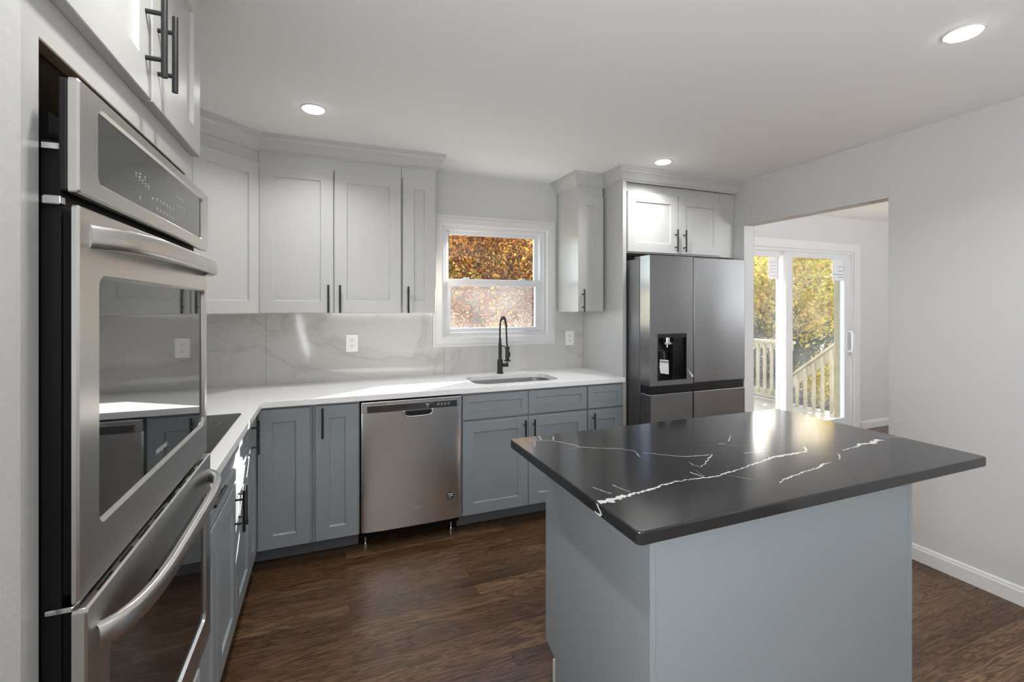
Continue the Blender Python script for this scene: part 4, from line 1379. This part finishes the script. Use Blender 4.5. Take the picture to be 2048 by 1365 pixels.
# ------------------------------------------------------------------ recessed ceiling lights
def downlight(x, y, label):
    t = thing('recessed_light', (x, y, CE), label, 'ceiling light', 'recessed ceiling lights')
    n_ = 40
    mb = MB()
    prof_ = [(0.048, -0.001), (0.050, -0.006), (0.056, -0.006), (0.062, -0.0005)]
    vs = [(x + r_ * math.cos(2 * PI * i / n_), y + r_ * math.sin(2 * PI * i / n_), CE + z_) for r_, z_ in prof_ for i in range(n_)]
    fs = [(k_ * n_ + i, k_ * n_ + (i + 1) % n_, (k_ + 1) * n_ + (i + 1) % n_, (k_ + 1) * n_ + i) for k_ in range(3) for i in range(n_)]
    mb.add(vs, fs, 0, True)
    build('trim_ring', mb, M_TRIM, t)
    mb = MB()
    prof_ = [(0.052, -0.0062), (0.048, -0.011), (0.03, -0.014), (0.012, -0.015)]
    vs = [(x + r_ * math.cos(2 * PI * i / n_), y + r_ * math.sin(2 * PI * i / n_), CE + z_) for r_, z_ in prof_ for i in range(n_)]
    fs = [(k_ * n_ + i, k_ * n_ + (i + 1) % n_, (k_ + 1) * n_ + (i + 1) % n_, (k_ + 1) * n_ + i) for k_ in range(3) for i in range(n_)]
    fs.append(tuple(range(3 * n_, 4 * n_)))
    mb.add(vs, fs, 0, True)
    build('lens', mb, M_LED, t)
    ld_ = bpy.data.lights.new('lamp', 'AREA')
    ld_.shape = 'DISK'; ld_.size = 0.09; ld_.energy = LED_POWER; ld_.spread = R(135); ld_.color = (1, 0.99, 0.97)
    lo_ = bpy.data.objects.new('lamp', ld_)
    COL.objects.link(lo_)
    lo_.parent = t
    lo_.location = (0, 0, -0.018)


downlight(-0.063, 2.546, 'round recessed ceiling light in front of the white corner wall cabinets')
downlight(2.15, 2.589, 'round recessed ceiling light in front of the fridge')
downlight(-0.063, 0.964, 'round recessed ceiling light over the floor in front of the ovens')
downlight(2.15, 0.964, 'round recessed ceiling light over the right end of the island')

# ------------------------------------------------------------------ outdoors
GZ = -0.62
mb = MB()
gx = np.linspace(-30, 70, 41); gy = np.linspace(3.6, 75, 30)
def gh(x, y):
    return GZ + 0.07 * math.sin(x * 0.7) * math.sin(y * 0.5) * (1 if y > 6 else 0)
vs = [(x, y, gh(x, y)) for y in gy for x in gx]
fs = [(j * 41 + i, j * 41 + i + 1, (j + 1) * 41 + i + 1, (j + 1) * 41 + i) for j in range(29) for i in range(40)]
mb.add(vs, fs, 0, True)
o = build('ground', mb, M_GROUND)
o['kind'] = 'structure'; o['label'] = 'brown ground strewn with autumn leaves'; o['category'] = 'ground'
o = build('driveway', MB().box(2, 60, 22.5, 29, GZ - 0.05, GZ + 0.12), M_PAVE)
o['kind'] = 'structure'; o['label'] = 'pale driveway far beyond the trees'; o['category'] = 'driveway'

# deck
t = thing('wooden_deck', (5.2, 5.2, GZ), 'pale pine deck outside the sliding glass door', 'deck')
ZD = -0.10
yk = 3.70
i = 0
mb = MB()
while yk < 6.9:
    mb.box(3.2, 6.72, yk, yk + 0.135, ZD - 0.035, ZD)
    yk += 0.141
build('boards', mb, M_DECK, t)
build('rim_joist', MB().box(6.72, 6.76, 3.70, 6.93, ZD - 0.2, ZD - 0.001).box(3.2, 6.72, 6.93, 6.97, ZD - 0.2, ZD - 0.001), M_DECK, t)
for px_, py_ in ((3.3, 6.8), (6.6, 6.8), (6.6, 3.85), (3.3, 3.85)):
    build('post', MB().box(px_ - 0.045, px_ + 0.045, py_ - 0.045, py_ + 0.045, GZ - 0.1, ZD - 0.036), M_DECK, t)
t = thing('deck_railing', (6.66, 5.9, ZD), 'straight pine railing along the edge of the deck', 'railing')
build('top_rail', MB().box(6.60, 6.74, 5.06, 6.93, 0.83, 0.868).box(6.655, 6.693, 5.06, 6.93, 0.73, 0.83), M_DECK, t)
build('bottom_rail', MB().box(6.655, 6.693, 5.06, 6.93, -0.06, 0.07), M_DECK, t)
y_ = 5.14
while y_ < 6.85:
    build('baluster', MB().box(6.617, 6.653, y_ - 0.018, y_ + 0.018, 0.0, 0.80), M_DECK, t)
    y_ += 0.128
build('post', MB().box(6.63, 6.72, 6.84, 6.93, ZD + 0.001, 0.829), M_DECK, t)
t = thing('stair_railing', (6.66, 4.7, ZD), 'sloping pine stair railing on the deck', 'railing')
mb = MB()
ya, za, yb, zb = 5.04, 0.34, 4.02, 1.17
ln = math.hypot(yb - ya, zb - za)
dy, dz = (yb - ya) / ln, (zb - za) / ln
def srail(b0, b1, x0, x1):
    vs = []
    for x in (x0, x1):
        for (yy, zz_) in ((ya, za), (yb, zb)):
            for b in (b0, b1):
                vs.append((x, yy, zz_ + b))
    return vs
mb.add(srail(-0.16, 0.0, 6.655, 6.693), [(0, 1, 3, 2), (4, 6, 7, 5), (0, 4, 5, 1), (2, 3, 7, 6), (0, 2, 6, 4), (1, 5, 7, 3)])
mb.add(srail(0.001, 0.04, 6.61, 6.74), [(0, 1, 3, 2), (4, 6, 7, 5), (0, 4, 5, 1), (2, 3, 7, 6), (0, 2, 6, 4), (1, 5, 7, 3)])
build('hand_rail', mb, M_DECK, t)
y_ = 4.96
while y_ > 4.1:
    zt_ = za + (y_ - ya) / (yb - ya) * (zb - za) - 0.03
    build('baluster', MB().box(6.617, 6.653, y_ - 0.018, y_ + 0.018, ZD + 0.001, zt_), M_DECK, t)
    y_ -= 0.13

# trees and shrubs
def leaf_cloud(rng, centre, radii, ncl, nleaf, size, spread):
    c_ = rng.normal(size=(ncl, 3)); c_ /= np.linalg.norm(c_, axis=1)[:, None]
    c_ *= rng.uniform(0.25, 1.0, (ncl, 1)) ** 0.5
    c_ = c_ * np.array(radii) + np.array(centre)
    idx = rng.integers(0, ncl, nleaf)
    p = c_[idx] + rng.normal(size=(nleaf, 3)) * spread
    a = rng.normal(size=(nleaf, 3)); a /= np.linalg.norm(a, axis=1)[:, None]
    b = rng.normal(size=(nleaf, 3)); b -= a * (a * b).sum(1)[:, None]; b /= np.linalg.norm(b, axis=1)[:, None]
    s = size * rng.uniform(0.6, 1.4, (nleaf, 1))
    n = np.cross(a, b)
    q = np.stack([p - a * s, p + b * s * 0.55 + n * s * 0.12, p + a * s, p - b * s * 0.55 + n * s * 0.12], 1).reshape(-1, 3)
    return q


def leaf_object(name, q, m, parent):
    me = bpy.data.meshes.new(name)
    nl = len(q) // 4
    loc = np.array([q[:, 0].mean(), q[:, 1].mean(), q[:, 2].min()])
    me.from_pydata((q - loc).tolist(), [], np.arange(nl * 4).reshape(-1, 4).tolist())
    me.materials.append(m)
    o = bpy.data.objects.new(name, me)
    COL.objects.link(o)
    o.parent = parent
    o.location = loc - WLOC[parent]
    WLOC[o] = loc
    return o


def tree(x, y, h, rad, m, nleaf, size, label, seed, cat='tree', low=0.25):
    rng = np.random.default_rng(seed)
    z0 = gh(x, y)
    t = thing('tree', (x, y, z0), label, cat, 'trees beyond the house')
    mb = MB()
    lean = rng.normal(size=2) * 0.25
    tr = [(x + lean[0] * s * s, y + lean[1] * s * s, z0 - 0.1 + s * h * 0.85) for s in np.linspace(0, 1, 7)]
    mb.tube(tr, [0.17 * (1 - 0.8 * s) * (h / 7) for s in np.linspace(0, 1, 7)], 10)
    for k_ in range(14):
        s = rng.uniform(0.25, 0.85)
        b0 = Vector((x + lean[0] * s * s, y + lean[1] * s * s, z0 + s * h * 0.85))
        an = rng.uniform(0, 2 * PI)
        L_ = rad * rng.uniform(0.5, 0.9)
        b1 = b0 + Vector((math.cos(an) * L_ * 0.5, math.sin(an) * L_ * 0.5, L_ * 0.25))
        b2 = b0 + Vector((math.cos(an) * L_, math.sin(an) * L_, L_ * 0.6))
        mb.tube([b0, b1, b2], [0.05, 0.03, 0.012], 6)
    build('trunk', mb, M_BARK, t)
    hz = h * (1 - low) / 2
    q = leaf_cloud(rng, (x, y, z0 + h * low + hz), (rad, rad, hz), 90, nleaf, size, rad * 0.16)
    leaf_object('foliage', q, m, t)
    return t


def shrub(x, y, h, rad, m, nleaf, size, label, seed):
    rng = np.random.default_rng(seed)
    z0 = gh(x, y)
    t = thing('shrub', (x, y, z0), label, 'shrub', 'shrubs beyond the house')
    mb = MB()
    for k_ in range(6):
        an = k_ * 1.05
        mb.tube([(x, y, z0 - 0.05), (x + math.cos(an) * rad * 0.3, y + math.sin(an) * rad * 0.3, z0 + h * 0.4), (x + math.cos(an) * rad * 0.55, y + math.sin(an) * rad * 0.55, z0 + h * 0.8)], [0.025, 0.018, 0.008], 6)
    build('stems', mb, M_BARK, t)
    q = leaf_cloud(rng, (x, y, z0 + h * 0.55), (rad, rad, h * 0.45), 40, nleaf, size, rad * 0.17)
    leaf_object('foliage', q, m, t)


# seen through the kitchen window
tree(3.6, 11.5, 5.6, 2.0, L_ORANGE, 20000, 0.045, 'orange autumn tree seen through the left half of the kitchen window', 1, low=0.29)
tree(5.7, 12.2, 5.8, 1.9, L_ORANGE, 20000, 0.045, 'orange and yellow tree seen through the right half of the kitchen window', 2, low=0.15)
tree(4.6, 15.5, 6.5, 2.6, L_RUST, 20000, 0.055, 'rust brown tree standing behind the two orange trees at the kitchen window', 3, low=0.12)
tree(7.6, 15.0, 6.0, 2.4, L_RUST, 18000, 0.055, 'rust red tree at the right edge of the kitchen window view', 4, low=0.15)
tree(7.9, 32.0, 8.0, 3.2, L_RUST, 14000, 0.10, 'very far rust tree at the left of the kitchen window view behind the driveway', 21, low=0.02)
tree(7.2, 21.5, 8.0, 3.4, L_ORANGE, 20000, 0.07, 'large far orange tree in the middle of the kitchen window view', 5, low=0.15)
tree(3.6, 20.5, 7.5, 3.0, L_YELLOW, 16000, 0.07, 'far yellow tree at the left edge of the kitchen window view', 6, low=0.2)
shrub(4.1, 10.6, 1.5, 0.8, L_YELLOW, 2500, 0.05, 'low yellow-green shrub at the bottom left of the kitchen window view', 7)
shrub(5.5, 10.8, 1.4, 0.8, L_GREEN, 2500, 0.05, 'low green shrub at the bottom right of the kitchen window view', 8)
# seen through the sliding glass door
tree(11.2, 8.4, 3.6, 1.4, L_YELLOW, 11000, 0.055, 'yellow tree close behind the sloping stair railing', 9, low=0.35)
tree(14.2, 10.6, 6.6, 1.9, L_YELLOW, 11000, 0.06, 'yellow-green tree at the right edge of the glass door view', 10, low=0.2)
tree(12.0, 11.6, 3.9, 1.6, L_ORANGE, 9000, 0.06, 'orange tree seen above the deck railing through the left glass panel', 11, low=0.45)
tree(17.0, 12.6, 4.6, 2.3, L_GREEN, 9000, 0.09, 'green leafy tree behind the yellow trees at the glass door', 12, low=0.05)
tree(15.2, 17.2, 4.9, 2.7, L_YELLOW, 8000, 0.11, 'far yellow tree behind the deck railing', 13, low=0.2)
tree(23.0, 15.5, 6.8, 3.2, L_RUST, 8000, 0.12, 'far brown tree behind the green leafy tree', 14, low=0.15)
tree(20.0, 19.0, 6.2, 2.7, L_RUST, 8000, 0.13, 'rust tree beside the pale house beyond the deck', 15, low=0.2)
shrub(10.6, 8.7, 1.9, 1.0, L_DARK, 5000, 0.05, 'dark green shrub just above the deck railing', 16)
shrub(12.6, 8.6, 1.9, 0.9, L_GREEN, 4000, 0.05, 'bright green shrub behind the stair railing', 17)
shrub(9.6, 6.4, 1.0, 0.55, L_YELLOW, 2200, 0.04, 'small yellow-green shrub low behind the stair railing', 18)


def house(x0, x1, y0, y1, zb, zw, zr, label):
    t = thing('neighbour_house', ((x0 + x1) / 2, (y0 + y1) / 2, zb), label, 'house', 'houses beyond the trees')
    build('walls', MB().box(x0, x1, y0, y1, zb, zw), M_SIDING, t)
    ym = (y0 + y1) / 2
    mb = MB()
    vs = [(x0 - 0.3, y0 - 0.4, zw + 0.01), (x1 + 0.3, y0 - 0.4, zw + 0.01), (x1 + 0.3, y1 + 0.4, zw + 0.01), (x0 - 0.3, y1 + 0.4, zw + 0.01), (x0 - 0.3, ym, zr), (x1 + 0.3, ym, zr)]
    mb.add(vs, [(0, 1, 5, 4), (2, 3, 4, 5), (0, 4, 3), (1, 2, 5), (3, 2, 1, 0)])
    build('roof', mb, M_ROOF, t)
    n_ = int((x1 - x0) / 2.6)
    for i in range(n_):
        xc = x0 + (i + 0.5) * (x1 - x0) / n_
        wn_ = build('window', MB().box(xc - 0.5, xc + 0.5, y0 - 0.05, y0 - 0.001, zb + 1.0, zb + 2.2), M_VINYL, t)
        build('pane', MB().box(xc - 0.43, xc + 0.43, y0 - 0.06, y0 - 0.051, zb + 1.07, zb + 2.13), M_OGLASS, wn_)


house(14.0, 22.0, 30.5, 38, gh(13, 34) - 0.1, 3.7, 6.2, 'pale house far behind the orange trees at the kitchen window')
house(25.5, 34, 25.5, 31, gh(23, 26) - 0.1, 2.6, 5.0, 'pale house beyond the deck railing, half hidden by trees')
